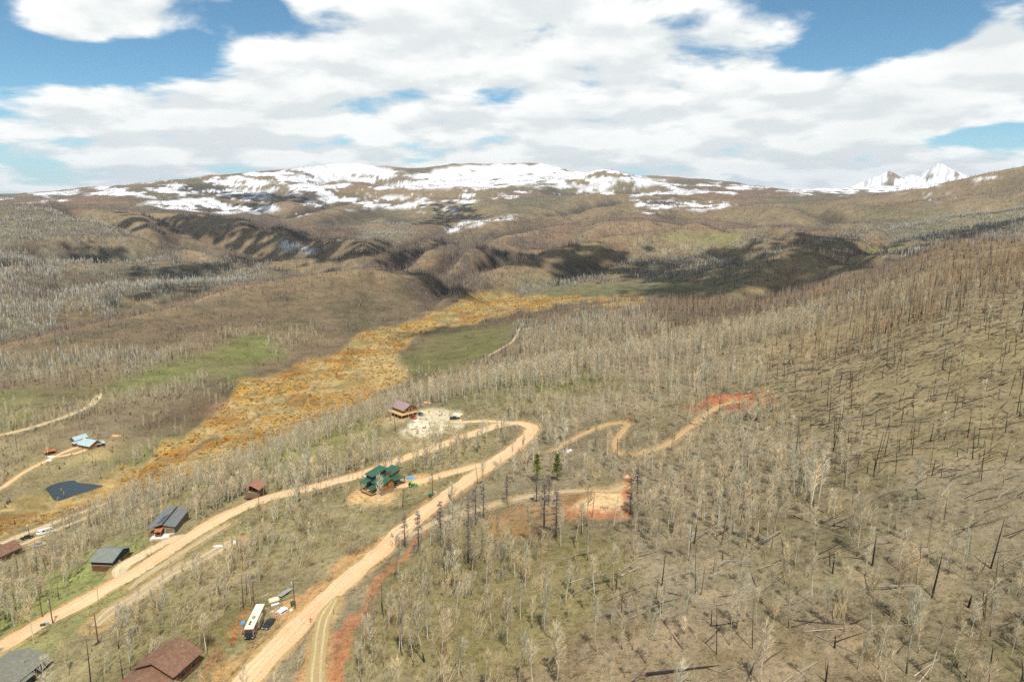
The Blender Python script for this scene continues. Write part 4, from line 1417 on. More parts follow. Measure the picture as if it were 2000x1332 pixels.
rot, s_ = log_pose(PL)
pale_p = np.where(PL[:, 0] < 75, .45, np.where(np.hypot(PL[:, 0], PL[:, 1]) > 230, .06, .22))
lv = np.where(rngn.random(len(PL)) < pale_p, rngn.choice([4, 9], len(PL)), rngn.choice([0, 1, 2, 3, 5, 6, 7, 8], len(PL)))
for i in ni:
    o = put('fallen_log', lme[int(lv[i])])
    o.location = PL[i] + np.array([0, 0, .06])
    o.rotation_euler = rot[i]
    o.scale = (float(s_[i]), .85, .85)
    px, py = project(*PL[i])
    tone = 'bleached grey' if lv[i] in (4, 9) else 'charred black'
    w_ = where_words(float(px), float(py)) if py > 860 else 'high on the bare right hillside'
    sz = 'long' if s_[i] > 1.05 else ('short' if s_[i] < .75 else 'mid length')
    tag(o, sz + ' ' + tone + ' log lying ' + w_, 'log', sz + ' ' + tone + ' logs ' + w_)
if len(ri):
    sc = np.column_stack([s_[ri], np.full(len(ri), 1.2), np.full(len(ri), 1.2)])
    o = gn_instances('fallen_logs', PL[ri] + np.array([0, 0, .06]), rot[ri], sc, lv[ri], lme)
    o['label'] = 'scattered burnt logs covering the upper right hillside'
    o['category'] = 'logs'
# --- broken branches and litter between the logs
DLB = CLEAR * (GR > 95) * (GR < 520) * (.02 * BARE + .02 * area([(1030, 1400), (1080, 1080), (1300, 1080), (1500, 960), (1700, 880), (2050, 880), (2050, 1400)], 0, 330, 6) + .003)
PLB = scatter(DLB, 14000)
rotb, sb_ = log_pose(PLB)
ob = gn_instances('dead_branches', PLB + np.array([0, 0, .02]), rotb, np.column_stack([sb_ * .30, np.full(len(PLB), .45), np.full(len(PLB), .45)]), rngn.integers(0, 10, len(PLB)), lme)
ob['label'] = 'broken branches littering the burnt slope'
ob['category'] = 'branches'
# --- grey spruces and the two green pines
sp = [dead_spruce(800 + k) for k in range(3)]
spm = [(a.mesh('spruce_trunk', MATS, True), b.mesh('spruce_branches', MATS)) for a, b in sp]
for px, py, h, lab in [(1062, 1052, 1.0, 'tall grey dead spruce left of the pale clearing, with a twin beside it'), (1086, 1048, .85, 'shorter grey dead spruce right of its twin near the clearing'),
                       (1231, 1004, .72, 'dark grey dead spruce at the right rim of the pale clearing'), (1243, 1002, .9, 'bushy dead spruce just right of the pale clearing rim'), (861, 1066, .8, 'grey dead spruce right of the main dirt road'),
                       (929, 1024, .75, 'bushy grey dead spruce by the start of the hillside track'), (915, 1034, .6, 'low grey dead spruce left of the hillside track bushes'), (944, 1012, .66, 'thin grey dead spruce behind the bushy one by the track'),
                       (791, 1068, .62, 'slim dead spruce at the right edge of the main dirt road'), (818, 1084, .78, 'taller slim dead spruce below the road edge'), (1048, 980, .6, 'grey dead spruce under the left green pine'), (1072, 980, .55, 'grey dead spruce under the right green pine'),
                       (990, 985, .6, 'dead spruce behind the hillside track'), (915, 1100, .6, 'dead spruce standing alone below the hillside track')]:
    p = at(px, py)
    e = bpy.data.objects.new('dead_spruce', None)
    col.objects.link(e)
    e.location = p
    e.scale = (h * 1.25, h * 1.25, h * 1.05)
    e.rotation_euler = (0, 0, px * .7)
    k = px % 3
    put('trunk', spm[k][0], None, e)
    put('branches', spm[k][1], None, e)
    tag(e, lab, 'spruce')
for px, py, h, s, lab in [(1049, 940, .98, 11, 'fuller green pine, left of the two above the clearing'), (1088, 938, .92, 12, 'slimmer green pine, right of the two above the clearing')]:
    a, b = green_pine(s)
    p = at(px, py)
    e = bpy.data.objects.new('pine_tree', None)
    col.objects.link(e)
    e.location = p
    e.scale = (h, h, h)
    put('trunk', a.mesh('pine_trunk', MATS, True), None, e)
    put('crown', b.mesh('pine_crown', MATS), None, e)
    tag(e, lab, 'pine')

# --- willows and brush
GOLD = [(.43, .28, .05), (.39, .26, .07), (.47, .35, .13), (.30, .16, .04), (.40, .33, .17)]
wl = [tuft(900 + k, GOLD[k], 60, .9, 1.5, .16, 1.0).mesh('willow', MATS) for k in range(5)]
PW = scatter(CLEAR * WMASK * .085 * (.12 + WPATCH) * (SD > 2.5))
spread_instances('willow_shrubs', PW, np.clip(rngn.gamma(5, .15, len(PW)), .3, 1.8), wl, .05, 6.28, 'golden orange willow shrubs filling the valley floor', 'willows')
BR = [(.24, .21, .11), (.34, .29, .18), (.15, .13, .075), (.20, .15, .09)]
bl = [tuft(950 + k, BR[k], 26, .6, .75, .045).mesh('brush', MATS) for k in range(4)]
PB = scatter((GR < 420) * (GR > 95) * (ROADD > .4) * (.06 + .16 * sstep(NZ1 + .5 * NZ2, -.1, .5)), 34000)
spread_instances('low_brush', PB, np.clip(rngn.gamma(4, .25, len(PB)), .3, 2.2), bl, .1, 6.28, 'low dry brush and grass tufts on the slope', 'brush')

# --- aspen shoots: thickets of whips leaning with the wind
WH = [(.44, .37, .22), (.40, .34, .20), (.48, .41, .27)]


def whips(seed, c):
    rng = random.Random(seed)
    B = MB()
    for k in range(46):
        a = rng.uniform(0, 6.283)
        q = 1.1 * math.sqrt(rng.random())
        x, y = math.cos(a) * q, math.sin(a) * q
        h_ = rng.uniform(1.6, 4.2)
        d = Vector((.30 + rng.gauss(0, .15), rng.gauss(0, .15), 1))
        B.tri((x, y, -.05), d, h_, .06, jit(c, .25, rng), rng)
        for t in range(3):
            B.tri(Vector((x, y, 0)) + d * h_ * rng.uniform(.35, .8), (d.x + rng.gauss(.2, .4), rng.gauss(0, .45), 1), rng.uniform(.5, 1.2), .05, jit(c, .25, rng), rng)
    return B


DW = nearzone * .0045 * CLUMP * (1 - .7 * BARE)
for poly, r0, r1, d in [([(690, 1300), (760, 1160), (850, 1070), (960, 1050), (1100, 1050), (1050, 1200), (900, 1332), (690, 1400)], 100, 330, .05), ([(210, 1250), (330, 1130), (470, 1060), (700, 1000), (620, 1100), (480, 1180), (300, 1280)], 120, 330, .055), ([(640, 1060), (720, 1000), (800, 985), (760, 1040), (660, 1110)], 120, 330, .05),
                        ([(1060, 905), (1240, 895), (1420, 810), (1540, 800), (1560, 900), (1450, 960), (1240, 950), (1080, 955)], 200, 420, .020), ([(900, 800), (1150, 740), (1300, 760), (1200, 815), (1040, 822)], 280, 560, .014),
                        ([(760, 850), (900, 835), (880, 870), (740, 895)], 250, 450, .03), ([(880, 1010), (960, 970), (1040, 975), (960, 1040), (880, 1070)], 180, 330, .05), ([(1480, 960), (1700, 940), (1700, 1080), (1480, 1080)], 150, 330, .010), ([(20, 1140), (200, 1060), (200, 1100), (40, 1180)], 200, 400, .02)]:
    DW = np.maximum(DW, area(poly, r0, r1, 1) * d * (.4 + CLUMP))
DW *= CLEAR * (GR > 95)
PWH = scatter(DW)
wh = [whips(970 + k, WH[k % 3]).mesh('whips', MATS) for k in range(5)]
spread_instances('aspen_saplings', PWH, np.clip(rngn.normal(1.0, .3, len(PWH)), .4, 1.8), wh, .05, 1.2, 'thickets of pale bare aspen saplings leaning in the wind', 'saplings')

# --- far woods: thin spires and pale stems, too many and too small to tell apart
far = ((GR > 700) & (GR < 8200)).astype(np.float32)
FA = far * 0
for poly, r0, r1, d in GROVES:
    FA = np.maximum(FA, area(poly, r0, r1, 2) * d)
FA *= 1.05 * (.15 + 1.1 * CLUMP)
FB = far * (.013 * sstep(NZ3 * .6 + .6 * NZ2 + .4 * NZ1, -.3, .5) * (1 + 1.6 * SHADY) + .0008) * (1 - .45 * SNOW)
FB *= 1 + 2.2 * area([(720, 510), (800, 470), (880, 445), (1010, 425), (1150, 440), (1150, 485), (1000, 520), (930, 560)], 1300, 3200, 3) + 1.2 * area([(560, 500), (300, 440), (420, 420), (720, 440), (720, 505)], 1500, 3600, 3)
FB *= np.where(GR > 4500, .22, np.where(GR > 3000, .45, 1.0))
FB *= 1 - .75 * area([(330, 720), (500, 640), (700, 530), (900, 560), (740, 640), (640, 690)], 600, 1500, 3)
FB = np.maximum(FB, area([(800, 530), (910, 560), (915, 590), (860, 575)], 1000, 1600, 1) * .03)
mead = np.zeros(GZ.shape, np.float32)
for poly, r0, r1, c, k in GREENS:
    if r1 > 600:
        mead = np.maximum(mead, area(poly, r0, r1, 1))
FB *= (1 - .97 * mead) * (1 - .98 * WMASK)
FA *= (1 - .95 * mead) * (1 - .98 * WMASK)


def far_mesh(name, P, kind, label, cat, hm=13.0):
    n = len(P)
    d = np.hypot(P[:, 0], P[:, 1])
    h = np.clip(rngn.normal(hm, hm * .25, n), hm * .4, hm * 1.6)
    a = rngn.random(n) * 6.283
    grow = 1 + np.clip((d - 1500) / 3500, 0, 1.2)
    V, F, Cc = [], [], []
    sides = 3
    if kind == 'spire':
        rw = rngn.uniform(.30, .65, n) * grow * (1.0 if hm > 8 else 1.5)
        for k in range(sides):
            t = a + 2 * math.pi * k / sides
            V.append(np.column_stack([P[:, 0] + np.cos(t) * rw, P[:, 1] + np.sin(t) * rw, P[:, 2] + .0]))
        V.append(P + np.column_stack([np.zeros(n), np.zeros(n), h]))
        V = np.stack(V, 1)
        tone = rngn.random((n, 1))
        cc = np.array([.12, .094, .072]) * (1 - tone) + np.array([.225, .168, .122]) * tone
        dark = rngn.random((n, 1)) < .14
        cc = np.where(dark, np.array([.05, .042, .036]), cc)
        cols = np.repeat(cc[:, None, :], 4, 1)
        f = [(0, 1, 3), (1, 2, 3), (2, 0, 3)]
        m = 4
    else:
        rw = rngn.uniform(.28, .55, n) * grow
        V = []
        for zf, wf in ((0, .45), (.55, 1.35)):
            for k in range(3):
                t = a + 2 * math.pi * k / 3
                V.append(np.column_stack([P[:, 0] + np.cos(t) * rw * wf, P[:, 1] + np.sin(t) * rw * wf, P[:, 2] + h * zf * rngn.uniform(.85, 1.1, n)]))
        V.append(P + np.column_stack([rngn.normal(0, .3, n), np.zeros(n), h]))
        V = np.stack(V, 1)
        tone = rngn.random((n, 1))
        cc = np.array([.17, .15, .11]) * (1 - tone) + np.array([.31, .295, .235]) * tone
        cols = np.repeat(cc[:, None, :], 7, 1)
        f = [(0, 1, 4), (0, 4, 3), (1, 2, 5), (1, 5, 4), (2, 0, 3), (2, 3, 5), (3, 4, 6), (4, 5, 6), (5, 3, 6)]
        m = 7
    base = (np.arange(n) * m)[:, None, None]
    F = (np.array(f)[None] + base).reshape(-1, 3)
    me = bpy.data.meshes.new(name)
    me.vertices.add(n * m)
    me.vertices.foreach_set('co', V.reshape(-1).astype(np.float32))
    me.loops.add(F.size)
    me.loops.foreach_set('vertex_index', F.ravel().astype(np.int32))
    me.polygons.add(len(F))
    me.polygons.foreach_set('loop_start', np.arange(0, F.size, 3, dtype=np.int32))
    me.update(calc_edges=True)
    ca = me.color_attributes.new('tint', 'FLOAT_COLOR', 'POINT')
    ca.data.foreach_set('color', np.concatenate([cols, np.ones((n, m, 1))], -1).reshape(-1).astype(np.float32))
    me.materials.append(M_wood)
    o = put(name, me, 'stuff')
    o['label'], o['category'] = label, cat
    print(name, n)


PFB = scatter(FB, 190000)
far_mesh('burnt_forest', PFB, 'spire', 'brown burnt forest spread over the distant hills', 'forest')
PFA = scatter(FA, 60000)
far_mesh('aspen_groves', PFA, 'pale', 'pale aspen groves on the distant hillsides', 'aspens')
DBR = ((GR > 420) & (GR < 2000)) * (.010 + .022 * sstep(NZ1 + .6 * NZ2, -.2, .5)) * (1 - .9 * WMASK) * (1 - .75 * mead) * (ROADD > 1)
PBR = scatter(DBR, 60000)
far_mesh('hill_brush', PBR, 'spire', 'low brown brush speckling the middle hillsides', 'brush', 2.6)
print('counts', len(PA), len(PO), len(PS), len(PL), len(PW), len(PB))
# ------------------------------------------------------------------ building materials
def mat(name, colr, rough=.8, pattern=None, scale=1.0, spec=.3, metal=0.0, vary=.18):
    m, N = material(name)
    oc = N.n('ShaderNodeTexCoord').outputs['Object']
    blot = N.noise(oc, .9, 4.0, .6)
    fine = N.noise(oc, 9.0, 3.0, .6)
    k = N.math('ADD', N.ramp(blot, .3, .7, 1 - vary, 1 + vary, False), N.ramp(fine, .3, .7, -vary * .6, vary * .6, False))
    h = fine
    if pattern:
        s = N.n('ShaderNodeSeparateXYZ', {0: oc})
        if pattern == 'boards':            # horizontal courses
            f = N.math('FRACT', N.math('MULTIPLY', s.outputs[2], 1 / (.24 * scale)))
        elif pattern == 'ribs':            # standing seams down the slope
            f = N.math('FRACT', N.math('MULTIPLY', N.math('ADD', s.outputs[0], s.outputs[1]), 1 / (.5 * scale)))
        else:                              # shingle courses
            f = N.math('FRACT', N.math('MULTIPLY', s.outputs[2], 1 / (.13 * scale)))
        line = N.ramp(f, 0.0, .16, 0.0, 1.0)
        k = N.math('MULTIPLY', k, N.math('ADD', N.math('MULTIPLY', line, .35), .65))
        h = line
    c = N.mix(1.0, (*colr, 1.0), N.n('ShaderNodeCombineXYZ', {0: k, 1: k, 2: k}).outputs[0], 'MULTIPLY')
    bmp = N.n('ShaderNodeBump', {'Strength': .35, 'Distance': .03, 'Height': h})
    b = N.n('ShaderNodeBsdfPrincipled', {'Base Color': c, 'Roughness': rough, 'Specular IOR Level': spec, 'Metallic': metal, 'Normal': bmp.outputs[0]})
    N.n('ShaderNodeOutputMaterial', {'Surface': b.outputs[0]})
    return m


MT = {
    'log_wall': mat('log_wall', (.30, .155, .055), .75, 'boards'),
    'dark_log': mat('dark_log', (.16, .085, .042), .8, 'boards'),
    'shade_wall': mat('shade_siding', (.045, .050, .060), .8, 'boards'),  # dark blue siding, with wall shade put into the colour
    'grey_wall': mat('grey_siding', (.16, .15, .12), .8, 'boards'),
    'red_wall': mat('rust_panel', (.17, .065, .040), .8, 'ribs'),
    'brown_wall': mat('brown_siding', (.20, .13, .085), .85, 'boards'),
    'stone': mat('stone_base', (.23, .22, .20), .9),
    'green_roof': mat('green_metal', (.030, .088, .052), .45, 'ribs', 1, .5),
    'dark_roof': mat('charcoal_metal', (.135, .140, .135), .5, 'ribs', 1, .5),
    'shed_roof': mat('sage_metal', (.16, .175, .145), .55, 'ribs', 1, .4),
    'brown_roof': mat('brown_shingle', (.175, .098, .062), .9, 'shingle', 1, .2, 0, .28),
    'grey_roof': mat('weathered_shingle', (.165, .16, .125), .9, 'shingle', 1, .2, 0, .2),
    'plum_roof': mat('plum_metal', (.27, .19, .175), .5, 'ribs', 1.6, .4),
    'red_roof': mat('redwood_shingle', (.27, .13, .085), .85, 'shingle', 1, .2),
    'blue_roof': mat('bluegrey_metal', (.33, .42, .43), .4, 'ribs', 1.4, .5),
    'rust': mat('rust_metal', (.38, .12, .045), .75, 'ribs', .5, .3, 0, .3),
    'timber': mat('timber', (.42, .25, .105), .8),
    'post': mat('stained_post', (.26, .12, .055), .8),
    'deck': mat('deck_boards', (.46, .30, .14), .8, 'ribs', .4),
    'concrete': mat('concrete', (.55, .52, .46), .9),
    'glass': mat('window_glass', (.02, .025, .03), .08, None, 1, .6, 0, .05),
    'trim': mat('trim', (.33, .29, .20), .7),
    'black': mat('black_opening', (.012, .011, .010), .9),
    'solar': mat('solar_cell', (.014, .022, .035), .15, 'ribs', 1, .6),
    'white': mat('white_paint', (.74, .74, .72), .5),
    'cream': mat('cream_fibreglass', (.70, .62, .46), .45, None, 1, .4, 0, .08),
    'tan_panel': mat('tan_panel', (.30, .24, .15), .45, None, 1, .4, 0, .1),
    'paint_dark': mat('dark_paint', (.020, .028, .032), .25, None, 1, .6, 0, .05),
    'paint_red': mat('red_paint', (.50, .025, .020), .3, None, 1, .5, 0, .08),
    'paint_silver': mat('silver_paint', (.50, .51, .50), .35, None, 1, .5, .2, .08),
    'paint_blue': mat('blue_grey_paint', (.09, .12, .16), .3, None, 1, .5, 0, .08),
    'paint_green': mat('green_paint', (.05, .30, .04), .4, None, 1, .5, 0, .1),
    'yellow': mat('yellow_paint', (.75, .45, .04), .5, None, 1, .4, 0, .1),
    'rubber': mat('rubber', (.015, .015, .015), .9),
    'steel': mat('galvanised_steel', (.42, .45, .46), .45, None, 1, .5, .3),
    'pole': mat('creosote_pole', (.155, .075, .035), .85),
    'dk_green': mat('dark_green_box', (.018, .085, .045), .6),
    'tarp': mat('blue_tarp', (.05, .27, .62), .5, None, 1, .4, 0, .25),
    'chrome': mat('lamp_chrome', (.80, .80, .78), .15, None, 1, .8, .3, .05),
    'red_plastic': mat('red_plastic', (.55, .035, .030), .5),
    'gravel': mat('pale_rock', (.60, .54, .42), .95, None, 1, .2, 0, .3),
    'orange_soil': mat('orange_soil', (.50, .30, .17), .95, None, 1, .2, 0, .25),
    'cloth_red': mat('flag_red', (.55, .25, .25), .8),
    'grey_board': mat('grey_board', (.30, .27, .22), .9, 'ribs', .3),
}


def thing(name, p, rz, label, cat, group=None, lift=0.0):
    e = bpy.data.objects.new(name, None)
    col.objects.link(e)
    e.location = (p[0], p[1], p[2] + lift)
    e.rotation_euler = (0, 0, R(rz))
    tag(e, label, cat, group)
    return e


def part(parent, name, mb, m):
    return put(name, mb.mesh(name, [MT[m]], False, False), None, parent)


def bevel(o, w=.05, seg=2):
    md = o.modifiers.new('edge', 'BEVEL')
    md.width = w
    md.segments = seg
    md.limit_method = 'ANGLE'
    return o


def slab(mb, A, B, C, D, th):
    """a roof plane of thickness th below the four corners (counter-clockwise from above)"""
    P = [Vector(p) for p in (A, B, C, D)]
    n = (P[1] - P[0]).cross(P[2] - P[0]).normalized()
    if n.z < 0:
        P.reverse()
        n = -n
    Q = [p - n * th for p in P]
    mb.face(P, (1, 1, 1))
    mb.face(Q[::-1], (1, 1, 1))
    for i in range(4):
        j = (i + 1) % 4
        mb.face([P[j], P[i], Q[i], Q[j]], (1, 1, 1))


def gable(root, x0, x1, y0, y1, z0, zl, zh, axis, wall, roof, ridge=.5, over=.5, zr=None):
    """block with a two-slope roof; axis = way the ridge runs; zl eave heights (one or two), zh ridge"""
    za, zb = (zl, zl) if not isinstance(zl, tuple) else zl
    W_ = MB()
    c = (1, 1, 1)
    if axis == 'y':
        xm = x0 + (x1 - x0) * ridge
        F = [(x0, y0), (x1, y0), (x1, y1), (x0, y1)]
        W_.face([(x0, y0, z0), (x1, y0, z0), (x1, y0, zb), (xm, y0, zh), (x0, y0, za)], c)
        W_.face([(x1, y1, z0), (x0, y1, z0), (x0, y1, za), (xm, y1, zh), (x1, y1, zb)], c)
        W_.face([(x0, y1, z0), (x0, y0, z0), (x0, y0, za), (x0, y1, za)], c)
        W_.face([(x1, y0, z0), (x1, y1, z0), (x1, y1, zb), (x1, y0, zb)], c)
        sa, sb = (zh - za) / max(xm - x0, .01), (zh - zb) / max(x1 - xm, .01)
        Rf = MB()
        up = .14
        slab(Rf, (x0 - over, y0 - over, za - sa * over + up), (xm, y0 - over, zh + up), (xm, y1 + over, zh + up), (x0 - over, y1 + over, za - sa * over + up), .16)
        slab(Rf, (xm, y0 - over, zh + up), (x1 + over, y0 - over, zb - sb * over + up), (x1 + over, y1 + over, zb - sb * over + up), (xm, y1 + over, zh + up), .16)
    else:
        ym = y0 + (y1 - y0) * ridge
        W_.face([(x0, y1, z0), (x0, y0, z0), (x0, y0, za), (x0, ym, zh), (x0, y1, zb)], c)
        W_.face([(x1, y0, z0), (x1, y1, z0), (x1, y1, zb), (x1, ym, zh), (x1, y0, za)], c)
        W_.face([(x0, y0, z0), (x1, y0, z0), (x1, y0, za), (x0, y0, za)], c)
        W_.face([(x1, y1, z0), (x0, y1, z0), (x0, y1, zb), (x1, y1, zb)], c)
        sa, sb = (zh - za) / max(ym - y0, .01), (zh - zb) / max(y1 - ym, .01)
        Rf = MB()
        up = .14
        slab(Rf, (x0 - over, y0 - over, za - sa * over + up), (x1 + over, y0 - over, za - sa * over + up), (x1 + over, ym, zh + up), (x0 - over, ym, zh + up), .16)
        slab(Rf, (x0 - over, ym, zh + up), (x1 + over, ym, zh + up), (x1 + over, y1 + over, zb - sb * over + up), (x0 - over, y1 + over, zb - sb * over + up), .16)
    w = part(root, 'wall', W_, wall)
    r = part(root, 'roof', Rf, roof)
    return w, r


def shed(root, x0, x1, y0, y1, z0, zlo, zhi, up_to, wall, roof, over=.4):
    """block with a single-slope roof rising towards +x, -x, +y or -y"""
    h = {'+x': lambda x, y: zlo + (zhi - zlo) * (x - x0) / (x1 - x0), '-x': lambda x, y: zhi + (zlo - zhi) * (x - x0) / (x1 - x0),
         '+y': lambda x, y: zlo + (zhi - zlo) * (y - y0) / (y1 - y0), '-y': lambda x, y: zhi + (zlo - zhi) * (y - y0) / (y1 - y0)}[up_to]
    K = [(x0, y0), (x1, y0), (x1, y1), (x0, y1)]
    w = None
    if wall:
        W_ = MB()
        for i in range(4):
            a, b = K[i], K[(i + 1) % 4]
            W_.face([(*a, z0), (*b, z0), (*b, h(*b)), (*a, h(*a))], (1, 1, 1))
        w = part(root, 'wall', W_, wall)
    Rf = MB()
    E = [(x0 - over, y0 - over), (x1 + over, y0 - over), (x1 + over, y1 + over), (x0 - over, y1 + over)]
    slab(Rf, *[(x, y, h(x, y) + .13) for x, y in E], .16)
    return w, part(root, 'roof', Rf, roof)


def bx(root, name, m, *d):
    return part(root, name, MB().box(*d), m)


def window(root, x, y, z, w, h, face):
    """framed window standing proud of a wall; face = outward axis"""
    F, G = MB(), MB()
    if face in ('-y', '+y'):
        s = -1 if face == '-y' else 1
        ya, yb = sorted((y, y + s * .06))
        ga, gb = sorted((y + s * .06, y + s * .075))
        F.box(x - w / 2 - .1, x + w / 2 + .1, ya, yb, z - .1, z + h + .1)
        G.box(x - w / 2, x + w / 2, ga, gb, z, z + h)
    else:
        s = -1 if face == '-x' else 1
        xa, xb = sorted((x, x + s * .06))
        ga, gb = sorted((x + s * .06, x + s * .075))
        F.box(xa, xb, y - w / 2 - .1, y + w / 2 + .1, z - .1, z + h + .1)
        G.box(ga, gb, y - w / 2, y + w / 2, z, z + h)
    f = part(root, 'window', F, 'trim')
    part(f, 'pane', G, 'glass')


def post(root, x, y, z0, z1, m='post', r=.11):
    return bx(root, 'post', m, x - r, x + r, y - r, y + r, z0, z1)


# ------------------------------------------------------------------ green-roofed house on the bench
h = thing('timber_house', at(746, 968), 51, 'timber house with stepped green metal roofs on a cleared bench below the road', 'house')
gable(h, 0, 6.6, 0, 5.6, -1.2, (4.3, 4.2), 5.7, 'y', 'log_wall', 'green_roof', .74, .55)
bx(h, 'stone_skirt', 'stone', -.06, 6.66, -.08, 5.5, -1.2, .75)
bx(h, 'belt_board', 'dark_log', -.05, 6.65, -.07, 5.5, 2.35, 2.55)
window(h, 2.9, -.02, 3.0, .9, 1.2, '-y')
window(h, 0, 2.8, 1.2, 1.1, 1.2, '-x')
shed(h, .2, 7.2, 5.7, 9.6, -1.2, 6.7, 7.9, '+x', 'shade_wall', 'green_roof', .6)
window(h, .2, 7.6, 4.2, 1.6, 1.3, '-x')
window(h, 2.4, 5.7, 6.0, 1.4, .6, '-y')
shed(h, 7.3, 9.4, 5.8, 9.4, -1.2, 5.4, 5.8, '+x', 'log_wall', 'green_roof', .3)
shed(h, 9.5, 14.2, 5.2, 10.0, -1.2, 4.6, 5.7, '+x', 'log_wall', 'green_roof', .6)
window(h, 11.9, 5.2, 1.4, 1.6, 1.2, '-y')
shed(h, 6.7, 13.4, 1.2, 5.6, 0, 3.25, 3.55, '-x', None, 'green_roof', .4)
for px_ in (9.8, 13.3):
    post(h, px_, 1.3, -1, 3.2, 'post', .14)
bx(h, 'carport_back', 'log_wall', 6.8, 13.2, 4.4, 4.55, -.5, 3.2)
bx(h, 'garage_opening', 'black', 7.2, 9.4, 4.3, 4.39, 0, 2.4)
bx(h, 'garage_opening', 'black', 10.1, 12.9, 4.3, 4.39, 0, 2.4)
bx(h, 'slab', 'concrete', 6.7, 14.2, .7, 5.0, -.9, .14)
shed(h, 6.65, 8.0, -.1, 1.0, 0, 3.2, 3.7, '-x', None, 'green_roof', .2)
bx(h, 'deck', 'deck', -3.4, .1, 2.5, 9.2, .75, .95)
for q in ((-3.2, 2.7), (-3.2, 5.6), (-3.2, 9.0)):
    post(h, *q, -1.2, 4.5 if q[1] > 8 else 2.9)
bx(h, 'deck_rail', 'timber', -3.45, -3.35, 2.6, 9.1, 1.75, 1.85)
bx(h, 'deck_rail', 'timber', -3.3, 0, 2.52, 2.6, 1.75, 1.85)
shed(h, -3.3, .0, 6.4, 9.3, 0, 4.5, 5.0, '+x', None, 'green_roof', .4)
shed(h, -2.9, .2, 2.3, 5.0, 0, 2.75, 3.35, '+x', None, 'green_roof', .35)
bx(h, 'door', 'black', -.05, .15, 6.7, 7.7, .96, 3.0)

# ------------------------------------------------------------------ upper house on its pale pad
h = thing('log_house', at(789, 815), 45, 'two storey orange brown house with plum metal roof and wide deck on a pale pad', 'house')
gable(h, 0, 9.0, 0, 11.2, -1.5, 4.3, 6.6, 'y', 'log_wall', 'plum_roof', .5, .8)
bx(h, 'stone_skirt', 'stone', .6, 9.1, -.1, 11.1, -1.5, 1.7)
for x_ in (2.6, 6.6):
    window(h, x_, -.02, 3.2, 1.1, 1.1, '-y')
window(h, 4.6, -.02, 2.6, .9, 1.9, '-y')
for y_ in (2.2, 5.2, 8.6):
    window(h, 0, y_, 3.0, 1.4, 1.1, '-x')
bx(h, 'deck', 'deck', -3.4, -.05, -2.6, 11.6, 2.0, 2.25)
bx(h, 'deck', 'deck', 0, 8.0, -2.6, -.12, 2.0, 2.25)
for k in range(5):
    post(h, -3.2, -2.3 + k * 3.4, -1.5, 2.0, 'timber', .14)
for k in range(3):
    post(h, 1.5 + k * 3, -2.4, -1.5, 2.0, 'timber', .14)
bx(h, 'under_deck_shade', 'black', -.02, .1, .3, 10.9, -1.0, 1.9)  # black sheet added for the shade below the deck
bx(h, 'door', 'white', 5.5, 6.3, -.14, -.11, -.2, 1.6)

# ------------------------------------------------------------------ small look-out cabin beside the road
h = thing("lookout_cabin", at(480, 977), -6, 'small raised brown cabin with open upper porch and redwood gable roof', 'cabin')
bx(h, 'skirt_wall', 'brown_wall', 0, 6.4, 0, 5.6, 1.1, 3.7)
for q in ((.2, .2), (3.2, .2), (6.2, .2), (.2, 5.4), (6.2, 5.4)):
    post(h, *q, -1.5, 5.7, 'post', .13)
bx(h, 'porch_floor', 'deck', .05, 6.35, .05, 5.55, 3.72, 3.80)
bx(h, 'inner_room', 'black', .6, 5.8, 2.6, 5.4, 3.82, 5.6)
W_, Rf = MB(), MB()
slab(Rf, (-.8, -1.0, 5.5), (3.2, -1.0, 7.4), (3.2, 6.6, 7.4), (-.8, 6.6, 5.5), .16)
slab(Rf, (3.2, -1.0, 7.4), (7.2, -1.0, 5.5), (7.2, 6.6, 5.5), (3.2, 6.6, 7.4), .16)
part(h, 'roof', Rf, 'red_roof')
bx(h, 'rail_cap', 'timber', -.05, 6.45, -.08, 0, 3.7, 3.82)
bx(h, 'bench', 'white', 1.0, 2.0, .5, 1.1, 3.82, 4.4)

# ------------------------------------------------------------------ house with solar panels
h = thing('solar_house', at(342, 1041), 96, 'charcoal roofed house with solar panels, clerestory and rusty porch roof', 'house')
shed(h, 0, 15.0, 0, 4.1, -2.2, 2.9, 3.8, '+y', 'grey_wall', 'dark_roof', .5)
shed(h, 2.6, 15.0, 4.2, 9.0, -2.2, 3.0, 4.6, '-y', 'dark_log', 'dark_roof', .05)
Rf = MB()
slab(Rf, (-1.6, 4.1, 4.85), (15.6, 4.1, 4.85), (15.6, 10.0, 2.9), (-1.6, 10.0, 2.9), .18)
part(h, 'porch_roof', Rf, 'dark_roof')
bx(h, 'garage_door', 'brown_wall', -.06, -.01, .7, 3.4, -.3, 2.2)
bx(h, 'garage_frame', 'trim', -.04, -.005, .5, 3.6, -.3, 2.4)
for k in range(4):
    Sp = MB()
    x_ = .2 + k * 1.75
    zt = lambda y: 4.85 - (y - 4.1) * 1.95 / 5.9 + .10
    slab(Sp, (x_, 4.5, zt(4.5)), (x_ + 1.65, 4.5, zt(4.5)), (x_ + 1.65, 6.6, zt(6.6)), (x_, 6.6, zt(6.6)), .05)
    part(h, 'solar_panel', Sp, 'solar')
for y_ in (6.8, 9.7):
    post(h, -1.2, y_, -2.2, 3.0 if y_ > 9 else 3.9, 'timber', .12)
bx(h, 'porch_beam', 'timber', -1.35, -1.1, 6.6, 9.8, 2.55, 2.75)
shed(h, -2.9, -.1, 4.1, 6.5, 0, 2.3, 2.9, '+x', None, 'rust', .2)
post(h, -2.8, 4.3, -1, 2.3)
post(h, -2.8, 6.3, -1, 2.3)
bx(h, 'patio_slab', 'concrete', -4.2, 2.4, .2, 8.0, -1.5, .12)
bx(h, 'porch_wall', 'brown_wall', -1.4, -1.2, 7.4, 9.6, -2.0, 1.0)
